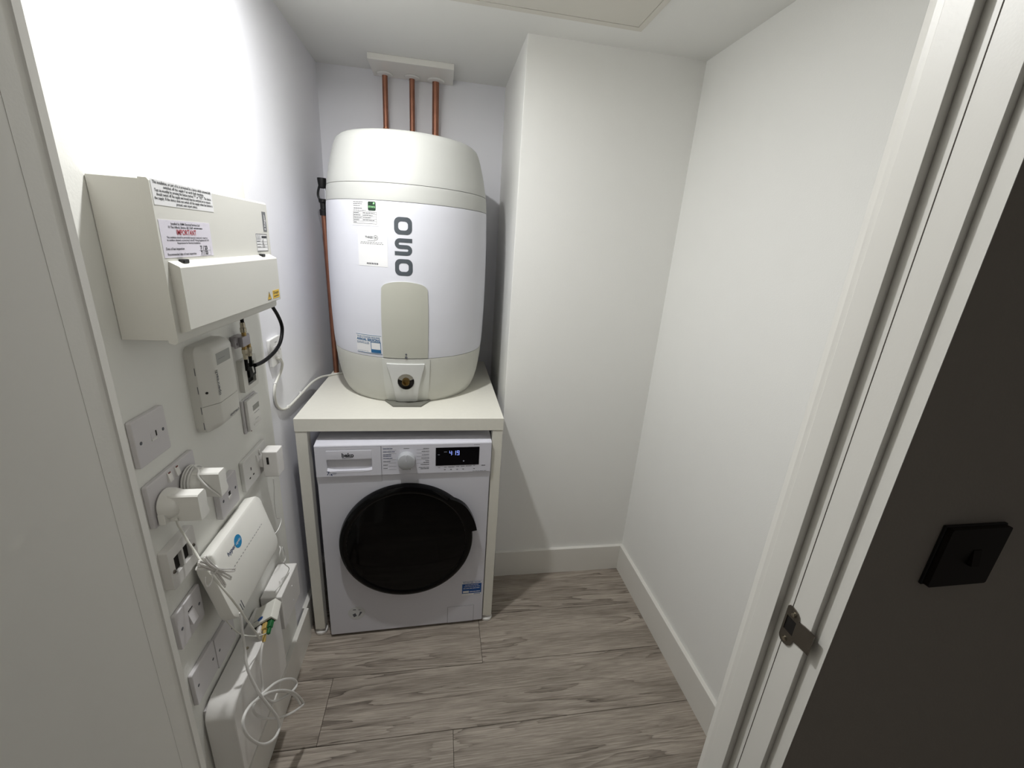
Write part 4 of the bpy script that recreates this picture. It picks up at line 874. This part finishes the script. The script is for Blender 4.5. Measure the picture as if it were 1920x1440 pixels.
# ------------------------------------------------------------------ router
RO = empty('router', (-0.334, -0.7025, 0.846), (0, math.radians(-13), 0))
tag(RO, 'white slab router with a round blue logo, tilted on the wall', 'router')
RL, RH, RT = 0.265, 0.172, 0.030
def rslab(w, h, t, r, bev):
    mb = MB(); rings = []
    for dx, ins in ((0.0, 0.003), (0.003, 0.0), (t - bev, 0.0), (t - bev * 0.35, bev * 0.25), (t, bev)):
        rings.append([mb.bm.verts.new((dx, y, z - h / 2)) for y, z in rrect(w - 2 * ins, h - 2 * ins, r, 7)])
    for a, b in zip(rings, rings[1:]):
        for i in range(len(a)): mb.bm.faces.new((a[i], a[(i + 1) % len(a)], b[(i + 1) % len(a)], b[i]))
    mb.bm.faces.new(rings[0][::-1]); mb.bm.faces.new(rings[-1]); return mb
bd = rslab(RL, RH, RT, 0.026, 0.006).build('case', mat('router_white', (243, 242, 236), 0.34), RO, smooth=40)
MB().box((-0.004, -0.10, -0.150), (0.0005, 0.10, -0.02), 0.002, 1).build('rear_cover', M_PLASTW, RO)
fr_ = lambda u, v: (RT + 0.0004, u, v - RH / 2)
pr = Print(lambda u, v: (RT + 0.0004, u, v)); pr.poly([(a - 0.0200, b - 0.0370) for a, b in circ(0.0155, 28)]); pr.build('logo_disc', M_SKY, RO)
pr = Print(lambda u, v: (RT + 0.0007, u, v)); pr.text('optic', 0.0105, -0.0200, -0.0370, fit=0.024); pr.build('logo_white_lettering', M_PAPER, RO)
pr = Print(lambda u, v: (RT + 0.0005, u, v)); pr.text('hyper', 0.0150, -0.0520, -0.0365, fit=0.034); pr.build('logo_lettering', M_NAVY, RO)
pr = Print(lambda u, v: (RT + 0.0005, u, v))
for i in range(16): pr.rect(-0.078 + 0.0108 * i, -0.0720, -0.0725 + 0.0108 * i, -0.0708)
pr.build('indicator_slots', M_INKS, RO)
for i in range(3): MB().box((RT - 0.001, -0.110 + 0.007 * i, -0.166), (RT + 0.0005, -0.108 + 0.007 * i, -0.150 + 0.003 * i)).build('vent_slit', M_INKS, RO, smooth=0)

# ------------------------------------------------------------------ white boxes low on the wall
def round_box(name, y0, y1, z0, z1, x1, rt, label):
    e = tag(empty(name, (XL, (y0 + y1) / 2, z0)), label, 'box', 'white cable boxes low on the left wall')
    n = 10; pts = []
    for i in range(n + 1):      # rounded near top corner
        a = math.radians(180 - 90 * i / n); pts.append((y0 + rt + rt * math.cos(a), z1 - rt + rt * math.sin(a)))
    pts += [(y1 - 0.003, z1), (y1, z1 - 0.003), (y1, z0), (y0, z0)]
    c0, c1 = (y0 + y1) / 2, z0
    mb = MB().prism([(a - c0, b - c1) for a, b in pts], x1 - XL - 0.004, M=FX(0, 0, 0.004))
    o = mb.build('case', M_PLASTG, e, smooth=30)
    o.modifiers.clear(); bv = o.modifiers.new('bevel', 'BEVEL'); bv.harden_normals = True; bv.width = 0.003; bv.segments = 3; bv.limit_method = 'ANGLE'; bv.angle_limit = math.radians(50)
    MB().box((0.0, y0 - c0 + 0.01, 0.005), (0.006, y1 - c0 - 0.01, z1 - z0 - 0.012)).build('back_plate', M_PLATE, e, smooth=0)
    return e
nb = round_box('cable_box', -0.900, -0.618, 0.285, 0.512, -0.272, 0.040, 'near white cable box with a rounded top corner low on the wall')
fb = round_box('cable_box', -0.588, -0.447, 0.390, 0.512, -0.275, 0.004, 'smaller square white cable box beyond the rounded one')
for z in (0.030, 0.085): MB().cyl(0.0035, 0.003, 0, 0.0012, 12, M=FX(0.01, z, 0.062)).build('knockout', M_PLATE, fb)
MB().cyl(0.004, 0.0035, 0, 0.002, 12, M=Matrix.Translation((0.035, 0.010, 0.227))).build('cap_screw', M_NICKEL, nb)

# fibre modem resting askew on the near box
e1 = Vector((0.060, 0, 0.040)).normalized(); e2 = Vector((-0.021, 0.058, 0)).normalized(); e2 = (e2 - e1 * e2.dot(e1)).normalized(); e3 = e1.cross(e2)
om = Matrix(((e1.x, e2.x, e3.x), (e1.y, e2.y, e3.y), (e1.z, e2.z, e3.z)))
on = empty('fibre_modem', (-0.3055, -0.7115, 0.5365), om.to_euler()); tag(on, 'small white fibre modem with green and yellow connectors on the cable box', 'modem')
MB().box((0, 0, -0.024), (0.062, 0.054, 0.0), 0.003, 2).build('case', M_PLASTW, on)
MB().box((0.004, -0.001, -0.021), (0.058, 0.002, -0.006)).build('port_bay', M_HOLE, on, smooth=0)
pr = Print(lambda u, v: (u, v, 0.0004)); pr.poly([(0.026 + a * 1.5, 0.012 + b) for a, b in circ(0.0055, 20)]); pr.build('logo', M_BLUE, on)
pr = Print(lambda u, v: (u, v, 0.0004)); pr.dashes(0.006, 0.017, 0.012, 0.0024, 2, 0.3, 0.4); pr.build('logo_lettering', M_NAVY, on)
g = MB(); g.box((0.046, -0.020, -0.019), (0.057, 0.0, -0.008), 0.001, 1); g.box((0.048, -0.036, -0.018), (0.055, -0.020, -0.010), 0.001, 1); g.build('green_connector', M_CONN, on)
g = MB(); g.box((0.030, -0.018, -0.021), (0.043, 0.0, -0.007), 0.001, 1); g.tube([(0.036, -0.016, -0.014), (0.035, -0.030, -0.018), (0.031, -0.042, -0.024)], 0.0042, 8, 3); g.build('yellow_lead', M_YCAB, on)
g = MB(); g.box((0.012, -0.022, -0.021), (0.025, 0.0, -0.007), 0.001, 1); g.build('white_connector', M_PLASTG, on)

# ------------------------------------------------------------------ leads
tag(MB().tube(LOOP, 0.0033, 10, 5).build('network_cable', M_PLAST), 'thick white network cable coiled in loops in front of the near cable box', 'cable')
tag(MB().tube(FIBRE, 0.0013, 8, 5).build('fibre_lead', M_PLASTW), 'thin pale fibre lead sagging towards the modem', 'cable')
tag(MB().tube(THIN, 0.0010, 6, 5).build('charger_lead', M_PLAST), 'thin white lead hanging from the usb charger', 'cable')
tag(MB().tube(DCLEAD, 0.0014, 6, 5).build('modem_lead', M_PLAST), 'thin tied lead at the far end of the router', 'cable')
tag(MB().tube(TAIL, 0.0026, 8, 4).build('network_cable', M_PLASTG), 'short white cable hanging down from the modem', 'cable')
# tied bundle of spare lead
bn = tag(empty('power_lead', (-0.262, -0.893, 0.884)), 'white lead from the near plug with its spare length tied in a folded bundle', 'cable')
MB().tube([(x + 0.262, y + 0.893, z - 0.884) for x, y, z in PLUGCABLE], 0.0022, 8, 5).build('lead', M_PLASTW, bn)
rnd = random.Random(7)
A0 = Vector((0, -0.040, 0.052)); B0 = Vector((0, 0.046, -0.064)); nrm = Vector((0, 0.80, 0.60))
for k in range(3):
    q = (k - 1) * 1.45; xo = 0.004 * k
    L_ = A0 * (1.0 - 0.07 * abs(q)) + nrm * 0.0062 * q; R_ = B0 * (1.0 - 0.06 * abs(q - 0.5)) + nrm * 0.0105 * q
    g_ = nrm * 0.0024
    pts = [Vector((xo, 0, 0)) + v for v in (nrm * 0.0010 * q - g_ * 0.3, A0 * 0.55 + nrm * 0.003 * q - g_, L_ - g_, L_ * 1.03, L_ + g_, A0 * 0.55 + nrm * 0.003 * q + g_, nrm * 0.0010 * q + g_ * 0.3, B0 * 0.5 + nrm * 0.005 * q + g_, R_ + g_, R_ * 1.03, R_ - g_, B0 * 0.5 + nrm * 0.005 * q - g_)]
    MB().tube(pts, 0.0018, 6, 4, closed=True).build('strand', M_PLASTG, bn)
MB().tube([(0.002 + 0.006 * math.cos(a), 0.0045 * math.sin(a), 0.0055 * math.sin(a)) for a in [2 * math.pi * i / 12 for i in range(12)]], 0.0015, 6, 2, closed=True).build('tie', M_PLASTG, bn)
MB().tube([(0.002, -0.004, -0.004), (0.002, -0.014, -0.016), (0.002, -0.026, -0.016), (0.002, -0.032, -0.004), (0.002, -0.028, 0.008)], 0.0013, 6, 4).build('tie_loop', M_PLASTG, bn)

# ------------------------------------------------------------------ hall light switch
e = tag(empty('light_switch', (0.8125, HALL_Y, 1.1950)), 'dark bronze light switch on the unlit hall wall', 'switch')
MB().box((-0.047, -0.004, -0.043), (0.047, 0.0, 0.043), 0.001, 1).build('shadow_gasket', M_DARK, e)
MB().prism(rrect(0.090, 0.084, 0.003, 3), 0.006, M=FY(0.0, 0.0, -0.004)).build('faceplate', M_BRONZE, e, smooth=30)
MB().prism([(0.0, -0.011), (0.005, -0.010), (0.001, 0.011), (0.0, 0.011)], 0.012, M=Matrix(((0, 0, 1, 0.0), (-1, 0, 0, -0.0095), (0, 1, 0, 0.0), (0, 0, 0, 1)))).build('rocker', M_BRONZE, e, smooth=20)
